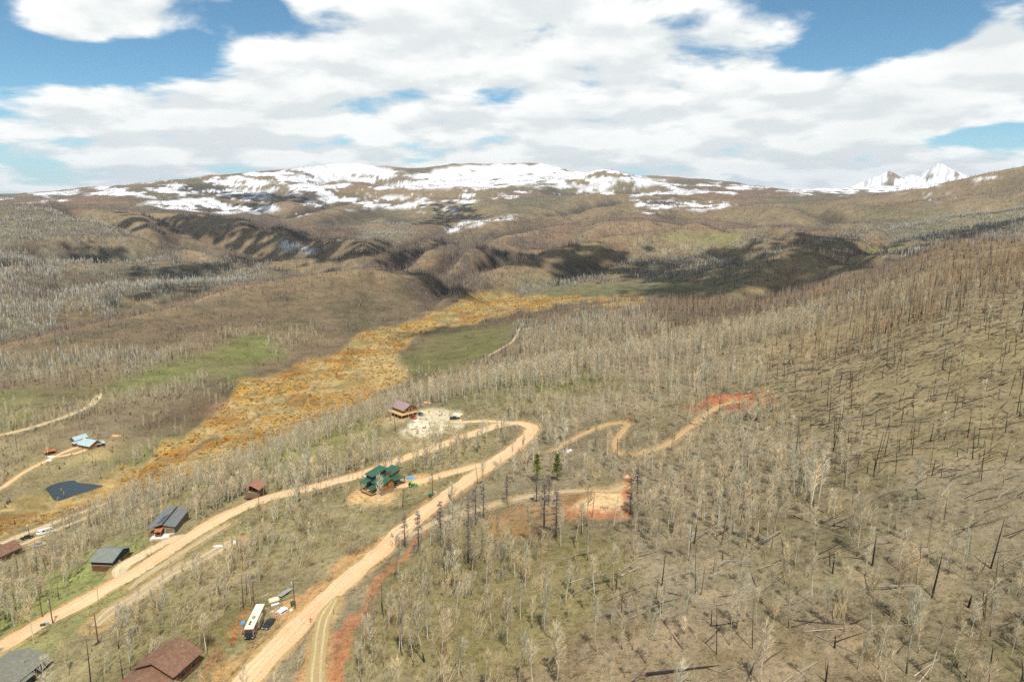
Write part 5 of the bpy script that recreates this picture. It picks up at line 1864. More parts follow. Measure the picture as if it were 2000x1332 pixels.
bx(h, 'hot_tub', 'red_wall', -2.6, -.8, 4.6, 6.3, .12, .95)
for x_ in (4, 8, 12):
    window(h, x_, 0, .9, 1.6, 1.1, '-y')

# ------------------------------------------------------------------ barn-like garage by the drive
h = thing('garage', at(180.5, 1115), -4, 'sage roofed garage with rust red lower panels and dark open upper band', 'garage')
gable(h, 0, 8.0, 0, 10.6, -2.6, 4.2, 6.0, 'x', 'shade_wall', 'shed_roof', .58, .7)
bx(h, 'rust_panel', 'red_wall', -.05, 8.05, -.07, 10.5, -2.6, 2.4)
bx(h, 'belt_trim', 'trim', -.08, 8.08, -.10, 10.5, 2.4, 2.62)
bx(h, 'corner_trim', 'trim', -.12, .12, -.12, .10, -2.6, 4.1)
bx(h, 'side_door', 'dark_log', 8.06, 8.12, 2.0, 5.0, -.4, 2.2)
bx(h, 'side_door', 'dark_log', 8.06, 8.12, 6.0, 9.0, -.4, 2.2)
bx(h, 'apron', 'concrete', 8.1, 9.4, .2, 10.8, -2.0, .1)
f = thing('flag', (0, 0, 0), 0, 'small pink and white flag hanging on the garage side wall', 'flag')
f.location = h.matrix_basis @ Vector((8.3, 3.2, 1.9))
f.rotation_euler = h.rotation_euler
F = MB()
for k in range(7):
    F.box(0, .03, 0, 1.3, k * .13, k * .13 + .13)
    part(f, 'stripe', F, 'white' if k % 2 else 'cloth_red')
    F = MB()
bx(f, 'canton', 'paint_blue', -.01, .04, .8, 1.3, .5, .92)

# ------------------------------------------------------------------ houses cut by the lower edge
h = thing('brown_house', at(392, 1296), -106, 'brown shingled house with two stepped gables at the lower edge', 'house')
gable(h, 0, 9.2, -11, 0, -3, 3.6, 6.0, 'x', 'dark_log', 'brown_roof', .5, .7)
gable(h, 9.3, 22, -11.3, -.3, -4, 2.6, 5.0, 'x', 'dark_log', 'brown_roof', .5, .7)
shed(h, 9.6, 13.0, -.25, 2.6, 0, 2.0, 2.5, '-y', None, 'brown_roof', .3)
post(h, 9.8, 2.4, -2, 2.0)
post(h, 12.8, 2.4, -2, 2.0)
for x_ in (2.4, 6.2):
    window(h, x_, 0, .9, 1.5, 1.2, '+y')
bx(h, 'roof_vent', 'steel', 1.4, 1.65, -3.9, -3.65, 5.1, 5.75)
bx(h, 'door', 'log_wall', 10.6, 11.6, -.3, -.22, -.4, 1.8)
h = thing('grey_house', at(95, 1302), -98, 'house with weathered grey shingle roof at the lower left corner', 'house')
gable(h, 0, 13, -12, 0, -3.5, 3.2, 4.9, 'x', 'shade_wall', 'grey_roof', .5, .6)
gable(h, 6.5, 19, -11.5, .9, -3.5, 2.6, 4.35, 'x', 'shade_wall', 'grey_roof', .5, .6)
for x_ in (2.0, 4.6):
    window(h, x_, 0, .8, 1.3, 1.2, '+y')
bx(h, 'roof_vent', 'steel', 4, 4.25, -3.2, -2.95, 4.3, 5.0)
h = thing('valley_side_house', at(-4, 1102), 68, 'long brown roofed house among aspens at the left edge', 'house')
gable(h, -8, 9.5, 0, 8.5, -3, 3.2, 5.4, 'x', 'brown_wall', 'brown_roof', .5, .7)
gable(h, 3, 8.0, 6, 11.5, -3, 3.0, 4.9, 'y', 'brown_wall', 'brown_roof', .5, .6)
bx(h, 'end_porch', 'red_wall', 9.6, 11.0, 1.5, 6.5, -1, 2.2)
for x_ in (-4, 0, 4, 7.4):
    window(h, x_, 0, .8, 1.4, 1.2, '-y')
bx(h, 'roof_vent', 'steel', 2, 2.25, 2.4, 2.65, 4.2, 4.9)

# ------------------------------------------------------------------ valley homestead
h = thing('long_cabin', at(148, 868), 62, 'small cabin with pale blue metal gable roof, rearmost of the valley homestead', 'cabin')
gable(h, 0, 9.5, 0, 6.6, -1.5, 3.4, 5.2, 'x', 'log_wall', 'blue_roof', .5, .6)
window(h, -.0, 3.3, 1.2, 1.4, 1.3, '-x')
bx(h, 'door', 'black', -.06, 0, .8, 1.7, -.2, 1.9)
shed(h, -3.2, 3.4, -4.0, -.6, -1.5, 2.2, 2.6, '+y', 'dark_log', 'blue_roof', .3)
h = thing('main_cabin', at(153, 874), -22, 'largest blue metal roofed cabin in the middle of the valley homestead', 'cabin')
gable(h, 0, 12.6, 0, 9.5, -1.5, 2.9, 5.6, 'x', 'log_wall', 'blue_roof', .62, .7)
for x_ in (2, 5, 8, 11):
    window(h, x_, 0, .9, 1.1, 1.2, '-y')
bx(h, 'chimney', 'stone', 9.6, 10.4, 6.8, 7.6, 4.4, 6.6)
h = thing('side_shed', at(181, 876), 47, 'low open shed with pale blue roof right of the main valley cabin', 'shed')
shed(h, 0, 8.6, 0, 4.4, -1.5, 2.3, 2.9, '+y', 'dark_log', 'blue_roof', .4)
for x_ in (1.6, 4.3, 7.0):
    bx(h, 'bay_opening', 'black', x_ - .9, x_ + .9, -.05, -.01, -.3, 2.0)
h = thing('rusty_shelter', at(88, 890), 50, 'low shelter with rusty orange roof beside the valley lane', 'shelter')
shed(h, 0, 7.0, 0, 3.2, 0, 2.2, 2.6, '+y', None, 'rust', .4)
for q in ((.2, .2), (3.5, .2), (6.8, .2), (.2, 3.0), (6.8, 3.0)):
    post(h, *q, -1, 2.2)
bx(h, 'back_wall', 'dark_log', 0, 7, 3.0, 3.1, -.8, 2.4)
# ------------------------------------------------------------------ vehicles
def wheel(root, x, y, r=.34, w=.22):
    T, Rm = MB(), MB()
    T.tube([(x, y - w / 2, r), (x, y + w / 2, r)], [r, r], 14, [(1, 1, 1)] * 2)
    Rm.tube([(x, y - w / 2 - .012, r), (x, y + w / 2 + .012, r)], [r * .58, r * .58], 10, [(1, 1, 1)] * 2)
    t = part(root, 'wheel', T, 'rubber')
    part(t, 'rim', Rm, 'steel')


def prism(mb, prof, y0, y1, inset=0.0, top=None):
    """side profile (x,z) extruded across; the top narrows by inset"""
    zs = [p[1] for p in prof]
    z0, z1 = min(zs), max(zs)
    f = lambda z: inset * (z - z0) / (z1 - z0 + 1e-6)
    A = [(x, y0 + f(z), z) for x, z in prof]
    B = [(x, y1 - f(z), z) for x, z in prof]
    mb.face(A, (1, 1, 1))
    mb.face(B[::-1], (1, 1, 1))
    for i in range(len(prof)):
        j = (i + 1) % len(prof)
        mb.face([A[j], A[i], B[i], B[j]], (1, 1, 1))
    return mb


def slope_fit(e, L=3.0):
    """lay a thing on the slope under it"""
    x, y = e.location.x, e.location.y
    a = e.rotation_euler.z
    c, s = math.cos(a), math.sin(a)
    g = lambda u, v: float(ground(x + c * u - s * v, y + s * u + c * v))
    pitch = math.atan2(g(L / 2, 0) - g(-L / 2, 0), L)
    roll = math.atan2(g(0, 1) - g(0, -1), 2)
    e.rotation_euler = (roll, -pitch, a)
    e.location.z = max(g(0, 0), (g(L / 2, 0) + g(-L / 2, 0)) / 2) + .02


def car(p, rz, paint, label, cat='car', style='sedan', rn=None):
    e = thing('parked_' + ('pickup' if style == 'pickup' else 'car'), p, rz, label, cat)
    body, cab, gl = MB(), MB(), MB()
    if style == 'pickup':
        prof = [(-2.7, .45), (2.7, .45), (2.75, .8), (2.6, 1.05), (1.2, 1.15), (-2.7, 1.15)]
        cabp = [(1.25, 1.16), (.65, 1.75), (-.75, 1.78), (-.95, 1.16)]
    elif style == 'suv':
        prof = [(-2.25, .42), (2.25, .42), (2.3, .75), (2.15, 1.0), (1.0, 1.10), (-2.3, 1.12)]
        cabp = [(1.1, 1.11), (.45, 1.68), (-1.95, 1.70), (-2.25, 1.13)]
    else:
        prof = [(-2.2, .38), (2.2, .38), (2.25, .65), (2.1, .85), (.95, .95), (-1.6, .97), (-2.2, .92)]
        cabp = [(1.0, .96), (.35, 1.42), (-.85, 1.44), (-1.6, .98)]
    prism(body, prof, -.92, .92, .06)
    b = bevel(part(e, 'body', body, paint), .10, 2)
    prism(gl, cabp, -.84, .84, .16)
    part(e, 'windows', gl, 'glass')
    xs = [c[0] for c in cabp]
    zt = max(c[1] for c in cabp)
    cab.box(cabp[2][0] + .05, cabp[1][0] - .05, -.68, .68, zt - .01, zt + .05)
    bevel(part(e, 'roof', cab, paint), .03, 1)
    if style == 'pickup':
        bx(e, 'bed_liner', 'rubber', -2.6, -1.05, -.75, .75, 1.12, 1.17)
        for s in (-1, 1):
            bx(e, 'bed_side', paint, -2.68, -1.0, s * .8 - .06, s * .8 + .06, 1.15, 1.38)
    fx = prof[2][0]
    for s in (-1, 1):
        bx(e, 'headlight', 'chrome', fx - .12, fx + .015, s * .68 - .16, s * .68 + .16, prof[2][1] - .10, prof[2][1] + .08)
        bx(e, 'tail_light', 'red_plastic', -fx - .01, -fx + .1, s * .72 - .12, s * .72 + .12, .75, .95)
        bx(e, 'mirror', paint, cabp[0][0] - .35, cabp[0][0] - .2, s * .98 - .1, s * .98 + .1, zt - .5, zt - .35)
        for wx in (1.4, -1.4):
            wheel(e, wx, s * .82, .36)
    bx(e, 'bumper', 'steel', fx - .05, fx + .06, -.8, .8, .42, .56)
    slope_fit(e)
    return e


def rot_to(px0, py0, px1, py1):
    a, b = at(px0, py0), at(px1, py1)
    return math.degrees(math.atan2(b.y - a.y, b.x - a.x))


car(at(525, 1221), 80 + 180, 'paint_dark', 'black sedan parked beside the long motorhome')
car(at(53, 1052), 66, 'paint_dark', 'dark pickup parked behind the brown roofed house at the left edge', 'pickup', 'pickup')
car(at(76, 1067), 62, 'paint_silver', 'silver pickup parked in front of the left edge house', 'pickup', 'pickup')
car(at(808, 817), -52, 'paint_red', 'red pickup parked by the upper house deck', 'pickup', 'pickup')
car(at(822.5, 811.5), -62, 'paint_blue', 'slate blue car parked right of the upper house', 'car', 'suv')
car(at(888, 819), 10, 'paint_dark', 'dark pickup parked by the white rock heap', 'pickup', 'pickup')

# motorhome
a, b = at(487, 1250), at(510, 1200)
rz = math.degrees(math.atan2(b.y - a.y, b.x - a.x)) + 180
h = thing('motorhome', (a + b) / 2, rz, 'long tan motorhome coach with a pale roof and dark windscreen beside the road', 'motorhome')
B = MB()
prism(B, [(-5.9, .55), (5.55, .55), (5.95, .8), (5.9, 2.2), (5.6, 3.25), (-5.9, 3.25)], -1.27, 1.27, .03)
bevel(part(h, 'body', B, 'tan_panel'), .12, 2)
bevel(bx(h, 'roof', 'cream', -5.85, 5.6, -1.22, 1.22, 3.2, 3.34), .08, 2)
W_ = MB()
W_.face([(5.965, -1.12, 1.45), (5.965, 1.12, 1.45), (5.93, 1.12, 2.35), (5.93, -1.12, 2.35)], (1, 1, 1))
W_.face([(5.93, -1.12, 2.35), (5.93, 1.12, 2.35), (5.70, 1.1, 3.1), (5.70, -1.1, 3.1)], (1, 1, 1))
part(h, 'windscreen', W_, 'glass')
bx(h, 'front_mask', 'paint_dark', 5.9, 6.0, -1.2, 1.2, .7, 1.42)
bx(h, 'brow', 'red_plastic', 5.6, 5.78, -1.2, 1.2, 3.12, 3.2)
for s in (-1, 1):
    bx(h, 'headlight', 'chrome', 5.98, 6.03, s * .95 - .2, s * .95 + .2, .85, 1.05)
    bx(h, 'mirror', 'paint_dark', 5.5, 5.8, s * 1.55 - .14, s * 1.55 + .14, 1.7, 2.3)
    for wx in (4.1, -3.0, -4.2):
        wheel(h, wx, s * 1.12, .5, .3)
    for wx, wl in ((3.6, 1.2), (1.4, 1.6), (-1.0, 1.6), (-3.6, 1.4)):
        bx(h, 'side_window', 'glass', wx - wl / 2, wx + wl / 2, s * 1.275 - .02, s * 1.275 + .02, 1.9, 2.7)
    bx(h, 'stripe', 'brown_wall', -5.8, 5.3, s * 1.275 - .012, s * 1.275 + .012, 1.1, 1.4)
for wx, wy in ((.6, 0), (-3.4, 0)):
    bevel(bx(h, 'air_conditioner', 'white' if wx < 0 else 'stone', wx - .55, wx + .55, -.4, .4, 3.34, 3.62), .08, 2)
for wx in (2.6, 3.5):
    T = MB()
    T.tube([(wx, -.3, 3.34), (wx, -.3, 3.47)], [.33, .33], 12, [(1, 1, 1)] * 2)
    part(h, 'roof_vent', T, 'rubber')
bx(h, 'slide_out', 'tan_panel', -2.0, 1.8, 1.27, 1.75, .9, 2.9)

# small white motorhome far left
a, b = at(75, 1047), at(101, 1039)
h = thing('camper_van', (a + b) / 2, math.degrees(math.atan2(b.y - a.y, b.x - a.x)) + 180, 'white bus shaped camper beside the valley lane', 'camper')
B = MB()
prism(B, [(-3.4, .5), (3.5, .5), (3.6, 1.3), (3.2, 2.2), (2.9, 2.75), (-3.4, 2.75)], -1.15, 1.15, .1)
bevel(part(h, 'body', B, 'white'), .15, 2)
for s in (-1, 1):
    for wx in (-2.2, -.4, 1.4):
        bx(h, 'side_window', 'glass', wx - .7, wx + .7, s * 1.09 - .03, s * 1.09 + .03, 1.55, 2.25)
    for wx in (2.3, -2.2):
        wheel(h, wx, s * 1.0, .42, .26)
    bx(h, 'headlight', 'chrome', 3.5, 3.6, s * .8 - .15, s * .8 + .15, .8, 1.0)
bx(h, 'windscreen', 'glass', 3.25, 3.42, -.95, .95, 1.55, 2.2)
slope_fit(h, 4)


# ------------------------------------------------------------------ poles
def utility_pole(px, py, hgt, label, can=None, arm=False, lamp=False):
    p = at(px, py)
    e = thing('utility_pole' if not lamp else 'yard_lamp', p, 20, label, 'pole' if not lamp else 'lamp post')
    T = MB()
    T.tube([(0, 0, -1), (0, 0, hgt * .5), (0, 0, hgt)], [.19, .16, .12], 8, [(1, 1, 1)] * 3)
    part(e, 'shaft', T, 'pole')
    if can:
        C = MB()
        C.tube([(-.38, 0, can - 1.0), (-.38, 0, can)], [.27, .27], 12, [(1, 1, 1)] * 2)
        part(e, 'transformer', C, 'steel')
        I = MB()
        for k in (-.1, .1):
            I.tube([(-.38 + k, 0, can), (-.38 + k, 0, can + .22)], [.045, .03], 6, [(1, 1, 1)] * 2)
        part(e, 'insulator', I, 'white')
    if arm:
        bx(e, 'cross_arm', 'pole', -1.0, 1.0, -.07, .07, hgt - .5, hgt - .36)
        for k in (-.9, 0, .9):
            I = MB()
            I.tube([(k, 0, hgt - .36), (k, 0, hgt - .16)], [.05, .035], 6, [(1, 1, 1)] * 2)
            part(e, 'insulator', I, 'white')
    if lamp:
        bx(e, 'lamp_head', 'white', -.6, .1, -.15, .15, hgt - .1, hgt + .1)
    else:
        I = MB()
        I.tube([(0, 0, hgt), (0, 0, hgt + .25)], [.05, .035], 6, [(1, 1, 1)] * 2)
        part(e, 'insulator', I, 'white')
    return e


utility_pole(497, 1190, 8.8, 'plain wooden pole standing behind the long motorhome')
utility_pole(576, 1189, 9.2, 'wooden pole with grey transformer beside the main dirt road', 8.6)
utility_pole(103, 1217, 9.0, 'utility pole with grey transformer across the lower road', 7.8)
utility_pole(83, 1205, 9.6, 'plain wooden pole on the upper side of the lower road')
utility_pole(192, 1256, 10.0, 'lone wooden pole on the bank at the lower left')
utility_pole(1405, 808, 10.4, 'wooden pole with white transformer beside the red clearing', 8.4)
utility_pole(1205, 900, 10.0, 'thin wooden pole at the bend of the upper track')
utility_pole(845, 968, 9.8, 'dark wooden pole by the two utility boxes on the main road', 7.4)
utility_pole(58, 1049, 6.2, 'thin lamp post beside the left edge house', None, False, True)
utility_pole(1018, 815, 8.0, 'wooden pole standing behind the road hairpin')


# ------------------------------------------------------------------ small things about the yards
def box_thing(name, px, py, rz, dims, m, label, cat, lid=None):
    w, d, hh = dims
    e = thing(name, at(px, py), rz, label, cat)
    bevel(bx(e, 'cabinet', m, -w / 2, w / 2, -d / 2, d / 2, -.15, hh * .86), .04, 2)
    bevel(bx(e, 'lid', lid or m, -w / 2 - .05, w / 2 + .05, -d / 2 - .05, d / 2 + .05, hh * .86, hh), .05, 2)
    bx(e, 'handle', 'steel', -.15, .15, -d / 2 - .08, -d / 2, hh * .5, hh * .56)
    return e


box_thing('utility_box', 572, 1182, 30, (1.1, 1.0, 1.2), 'dk_green', 'dark green utility box beside the transformer pole', 'utility box')
box_thing('utility_box', 840.5, 971, 40, (1.1, 1.0, 1.25), 'dk_green', 'dark green utility box left of a dark wooden pole on the main road', 'utility box')
box_thing('utility_box', 850, 967, 40, (1.0, .9, 1.5), 'steel', 'pale grey blue utility box right of a dark wooden pole', 'utility box')
box_thing('utility_box', 93, 1221, 30, (.7, .6, 1.2), 'steel', 'small grey meter box at the foot of the transformer pole by the lower road', 'utility box')
box_thing('utility_box', 84, 1222, 30, (1.3, .8, .7), 'dk_green', 'low dark green box on the verge of the lower road', 'utility box')


def lump(name, px, py, size, m, label, cat, seed=1, sub=3):
    rng = random.Random(seed)
    bm = bmesh.new()
    bmesh.ops.create_icosphere(bm, subdivisions=sub, radius=1.0)
    for v in bm.verts:
        k = 1 + .25 * math.sin(v.co.x * 3.1 + seed) * math.cos(v.co.y * 2.7 + seed * 2) + rng.uniform(-.08, .08)
        v.co = Vector((v.co.x * size[0] * k, v.co.y * size[1] * k, max(v.co.z, -.35) * size[2] * k))
    me = bpy.data.meshes.new(name)
    bm.to_mesh(me)
    bm.free()
    me.materials.append(MT[m])
    o = put(name, me)
    o.location = at(px, py)
    tag(o, label, cat)
    return o


lump('soil_heap', 835, 787, (2.6, 1.6, .9), 'orange_soil', 'small heap of orange soil in the grass behind the upper house', 'heap', 3)
lump('rock_heap', 893, 812, (3.4, 1.6, 1.5), 'gravel', 'heap of white rock at the right end of the pale pad', 'heap', 5)
lump('soil_heap', 227, 852, (4.0, 2.0, 1.2), 'orange_soil', 'heap of orange soil behind the valley homestead', 'heap', 7)
lump('white_boulder', 458.5, 1061, (.75, .6, 1.0), 'white', 'round white boulder on the worn track', 'boulder', 9)
lump('propane_tank', 427, 1067, (1.7, .45, .5), 'white', 'long white tank lying on the grass left of the boulder', 'tank', 2)
for k, (px, py, s) in enumerate(((1101, 882, .9), (1107, 879, .8), (1108, 883, 1.0), (1114, 880, .9))):
    lump('white_boulder', px, py, (s, s * .8, .6), 'white', ('leftmost of four white boulders by the upper track', 'rear one of four white boulders by the upper track', 'front one of four white boulders by the upper track', 'rightmost of four white boulders by the upper track')[k], 'boulder', 20 + k)
lump('soil_heap', 1222, 932, (1.4, 1.0, .9), 'orange_soil', 'orange rubble heap at the top of the hillside track clearing', 'heap', 31)
lump('debris_heap', 100, 892, (2.6, 1.6, .8), 'gravel', 'cream coloured heap below the rusty shelter', 'heap', 33)
# tarps
o = lump('blue_tarp', 803, 934, (2.2, 1.3, .55), 'tarp', 'crumpled blue tarp right of the green roofed house', 'tarp', 13)
o = lump('white_tarp', 95, 899, (2.4, 1.2, .7), 'white', 'white tarp covered load below the rusty shelter', 'tarp', 17)
o = lump('blue_tarp', 474, 1217, (.8, .6, .7), 'tarp', 'small blue tarp bundle left of the motorhome', 'tarp', 19)
o = lump('white_sheet', 812, 822, (1.5, .7, .15), 'white', 'white sheet lying on the pale pad', 'sheet', 23)


def junk(name, px, py, rz, boxes, label, cat):
    e = thing(name, at(px, py), rz, label, cat)
    for nm, m, d in boxes:
        bevel(bx(e, nm, m, *d), .04, 1)
    slope_fit(e, 1.5)
    return e


junk('sofa', 535, 1174, 35, [('seat', 'cream', (-1.3, 1.3, -.45, .45, 0, .5)), ('back', 'cream', (-1.3, 1.3, .3, .55, .4, 1.0)), ('arm', 'cream', (-1.5, -1.25, -.45, .5, 0, .75)), ('arm', 'cream', (1.25, 1.5, -.45, .5, 0, .75))], 'cream sofa standing in the grass by the road', 'sofa')
junk('mattress', 537, 1180, 35, [('pad', 'white', (-1.1, 1.1, -.5, .5, .02, .25)), ('edge', 'cream', (-1.13, 1.13, -.53, .53, .0, .1))], 'white mattress lying in front of the cream sofa', 'mattress')
junk('camper_shell', 552, 1196, 55, [('shell', 'white', (-1.3, 1.3, -.85, .85, .1, 1.0)), ('side_window', 'glass', (-1.0, 1.0, -.88, -.84, .45, .8)), ('base', 'rubber', (-1.25, 1.25, -.8, .8, 0, .12))], 'white pickup camper shell set down beside the road', 'camper shell')
junk('flat_trailer', 558, 1160, 62, [('bed', 'grey_board', (-2.2, 2.2, -.75, .75, .45, .6)), ('side_rail', 'steel', (-2.2, 2.2, -.8, -.74, .5, .8)), ('side_rail', 'steel', (-2.2, 2.2, .74, .8, .5, .8)), ('tongue', 'steel', (2.2, 3.2, -.06, .06, .4, .5)), ('axle_box', 'rubber', (-.5, .5, -.95, .95, 0, .5))], 'grey flat trailer parked in the grass behind the sofa', 'trailer')
junk('wood_sheet', 518, 1163, 55, [('board', 'grey_board', (-1.2, 1.2, -.35, .35, .03, .12)), ('batten', 'timber', (-1.2, 1.2, -.06, .06, .12, .18))], 'weathered board lying in the grass', 'board')
rngj = random.Random(3)
bxs = []
for k in range(22):
    x_, y_ = rngj.uniform(-2, 1.6), rngj.uniform(-1.3, 1.3)
    l_, w_ = rngj.uniform(.2, .9), rngj.uniform(.08, .35)
    bxs.append(('scrap', rngj.choice(('white', 'timber', 'grey_board', 'stone', 'cream', 'steel')), (x_, x_ + l_, y_, y_ + w_, 0, rngj.uniform(.08, .4))))
junk('scrap_pile', 541, 1195, 40, bxs, 'pile of scrap boards and white bits left of the camper shell', 'scrap pile')
junk('scrap_pile', 516, 1195, 20, bxs[:9], 'small scatter of scrap behind the motorhome', 'scrap pile')
for px, py, lab in ((451.5, 1258, 'red fuel can nearer the lower edge, left of the motorhome'), (458, 1248, 'red fuel can beside the motorhome front')):
    junk('fuel_can', px, py, 30, [('body', 'red_plastic', (-.3, .3, -.22, .22, 0, .5)), ('spout', 'red_plastic', (.1, .2, -.05, .05, .5, .7)), ('handle', 'red_plastic', (-.2, .05, -.04, .04, .5, .58))], lab, 'fuel can')
junk('bucket', 569, 1192, 30, [('tub', 'white', (-.4, .4, -.3, .3, 0, .35)), ('rim', 'white', (-.45, .45, -.35, .35, .3, .38))], 'white tub near the foot of the transformer pole', 'tub')
junk('picnic_table', 829, 836, 40, [('top', 'timber', (-1.1, 1.1, -.4, .4, .7, .78)), ('bench', 'timber', (-1.1, 1.1, -.8, -.55, .4, .46)), ('bench', 'timber', (-1.1, 1.1, .55, .8, .4, .46)), ('leg', 'timber', (-.8, -.7, -.7, .7, 0, .7)), ('leg', 'timber', (.7, .8, -.7, .7, 0, .7))], 'wooden trestle table standing on the pale pad', 'table')
junk('lumber_stack', 808, 838, 30, [('plank', 'post', (-1.5, 1.5, -.5 + k * .25, -.3 + k * .25, 0, .15 + .05 * (k % 2))) for k in range(4)], 'low stack of planks left of the trestle table', 'lumber')
# red construction netting by the upper house
e = thing('safety_fence', at(765, 812), 0, 'red plastic safety fence around the deck of the upper house', 'fence')
pts = [at(752, 815), at(758, 816), at(764, 807), at(770, 809), at(776, 813), at(781, 815)]
o0 = e.location
for i in range(len(pts) - 1):
    a, b = pts[i] - o0, pts[i + 1] - o0
    Pn = MB()
    for t in range(4):
        z_ = .25 + t * .24
        Pn.face([a + Vector((0, 0, z_)), b + Vector((0, 0, z_)), b + Vector((0, 0, z_ + .17)), a + Vector((0, 0, z_ + .17))], (1, 1, 1))
    part(e, 'net_panel', Pn, 'red_plastic')
for p in pts:
    q = p - o0
    bx(e, 'stake', 'red_plastic', q.x - .05, q.x + .05, q.y - .05, q.y + .05, q.z - .3, q.z + 1.3)
# little green tractor
e = thing('tractor', at(803, 950), 15, 'small green tractor right of the green roofed house', 'tractor')
bevel(bx(e, 'hood', 'paint_green', .2, 1.7, -.4, .4, .7, 1.3), .08, 2)
bx(e, 'seat', 'yellow', -.5, 0, -.3, .3, .95, 1.3)
bevel(bx(e, 'canopy', 'paint_green', -.9, .4, -.7, .7, 2.0, 2.1), .03, 1)
for sx, sy in ((-.8, -.6), (-.8, .6)):
    bx(e, 'canopy_post', 'rubber', sx - .05, sx + .05, sy - .05, sy + .05, .8, 2.0)
for s in (-1, 1):
    wheel(e, -.4, s * .75, .65, .35)
    wheel(e, 1.3, s * .65, .38, .25)
bx(e, 'loader_bucket', 'paint_green', 2.1, 2.7, -.8, .8, .2, .8)
bx(e, 'loader_arm', 'paint_green', .6, 2.2, -.6, -.48, .6, .75)
bx(e, 'loader_arm', 'paint_green', .6, 2.2, .48, .6, .6, .75)
# small yellow loader by the rock heap
e = thing('skid_loader', at(902, 817), 20, 'small yellow loader at the right end of the pale pad', 'loader')
bevel(bx(e, 'body', 'yellow', -1.0, .8, -.6, .6, .5, 1.2), .08, 2)
bx(e, 'cab', 'glass', -.6, .4, -.5, .5, 1.2, 1.9)
bx(e, 'cab_roof', 'yellow', -.7, .5, -.55, .55, 1.9, 2.0)
bx(e, 'bucket', 'steel', 1.2, 1.8, -.8, .8, .1, .6)
for s in (-1, 1):
    bx(e, 'arm', 'yellow', -.8, 1.3, s * .68 - .08, s * .68 + .08, .9, 1.1)
    for wx in (-.6, .5):
        wheel(e, wx, s * .7, .4, .25)
# fence posts and sign stakes by the lane
for px, py, hh, lab in ((607, 1216, 1.6, 'dark cross shaped stake left of the two track lane'), (652, 1200, 1.9, 'dark stake right of the two track lane'), (690, 945, 4.2, 'short charred post below the lower road near the green roofed house')):
    e = thing('stake', at(px, py), 15, lab, 'stake')
    bx(e, 'shaft', 'pole', -.08, .08, -.08, .08, -.5, hh)
    if hh < 1.8:
        bx(e, 'cross_bar', 'pole', -.55, .55, -.05, .05, hh * .6, hh * .6 + .13)
# the big uprooted trunk in the foreground
e = thing('uprooted_trunk', at(1263, 1319), 0, 'long black charred trunk with torn root ball in the foreground', 'log')
a, b = at(1263, 1318), at(1405, 1299)
d = b - a
B = MB()
n = 7
rr = [.42, .36, .32, .27, .21, .14, .05]
B.tube([d * (k / (n - 1)) + Vector((0, 0, .30 - .15 * k / n)) for k in range(n)], rr, 8, [(.032, .03, .03)] * n)
o = put('stem', B.mesh('stem', MATS, True), None, e)
B = MB()
rg = random.Random(4)
dn = -d.normalized()
for k in range(34):
    v = (dn * .35 + Vector((rg.gauss(0, 1), rg.gauss(0, 1), rg.gauss(.2, .8)))).normalized()
    B.tri(Vector((0, 0, .35)), v, rg.uniform(.5, 1.15), .22, jit((.30, .21, .13), .4, rg), rg)
put('root_ball', B.mesh('root_ball', MATS), None, e)


def log_between(pa, pb, pale, label, r=.105):
    a, b = at(*pa), at(*pb)
    d = b - a
    B = MB()
    c = (.40, .37, .32) if pale else (.04, .034, .03)
    rg = random.Random(int(pa[0] * 7 + pa[1]))
    n = 5
    B.tube([d * (k / (n - 1)) + Vector((0, 0, .17)) for k in range(n)], [r * (1 - .7 * k / n) for k in range(n)], 6, [jit(c, .2, rg) for k in range(n)])
    for k in range(6):
        B.tri(d * rg.uniform(.3, 1) + Vector((0, 0, .17)), (rg.gauss(0, 1), rg.gauss(0, 1), .6), rg.uniform(.4, 1.1), .05, jit(c, .2, rg), rg)
    o = put('fallen_log', B.mesh('fallen_log', MATS))
    o.location = a
    tag(o, label, 'log')


log_between((655, 989), (702, 985), True, 'pale log lying below the bare bench, left piece')
log_between((762, 981), (817, 970), True, 'pale log lying below the bare bench, right piece')
log_between((828, 918), (886, 905), True, 'pale log edging the house driveway')
log_between((1232, 1207), (1306, 1170), True, 'long pale log slanting behind the tall leaning snag')
log_between((1385, 1127), (1462, 1090), True, 'long pale log on the middle slope')
log_between((1210, 1125), (1252, 1108), True, 'one of two parallel pale logs in the foreground, right')
log_between((1150, 1130), (1185, 1120), True, 'one of two parallel pale logs in the foreground, left')
log_between((1594, 1242), (1706, 1290), True, 'long pale log slanting down to the right in the lower right')
log_between((1740, 1149), (1816, 1182), True, 'pale log slanting down near the right clump of aspens')
log_between((1716, 1146), (1812, 1142), True, 'pale level log near the right clump of aspens')
log_between((1730, 1226), (1790, 1218), True, 'short pale log beside a charred stump at the lower right')
log_between((1572, 1234), (1656, 1227), True, 'pale level log left of the slanting one')
log_between((1550, 1212), (1650, 1221), False, 'black level log above a pale one at the lower right')
log_between((1785, 1321), (1833, 1288), True, 'curved pale log near the lower right edge')


def snag_at(px, py, hgt, r, label, lean=(0, 0)):
    rg = random.Random(int(px))
    o = put('burnt_snag', snag(int(px), CHAR, hgt, 10, r).mesh('burnt_snag', MATS))
    o.location = at(px, py)
    o.rotation_euler = (lean[1], lean[0], 0)
    tag(o, label, 'snag')


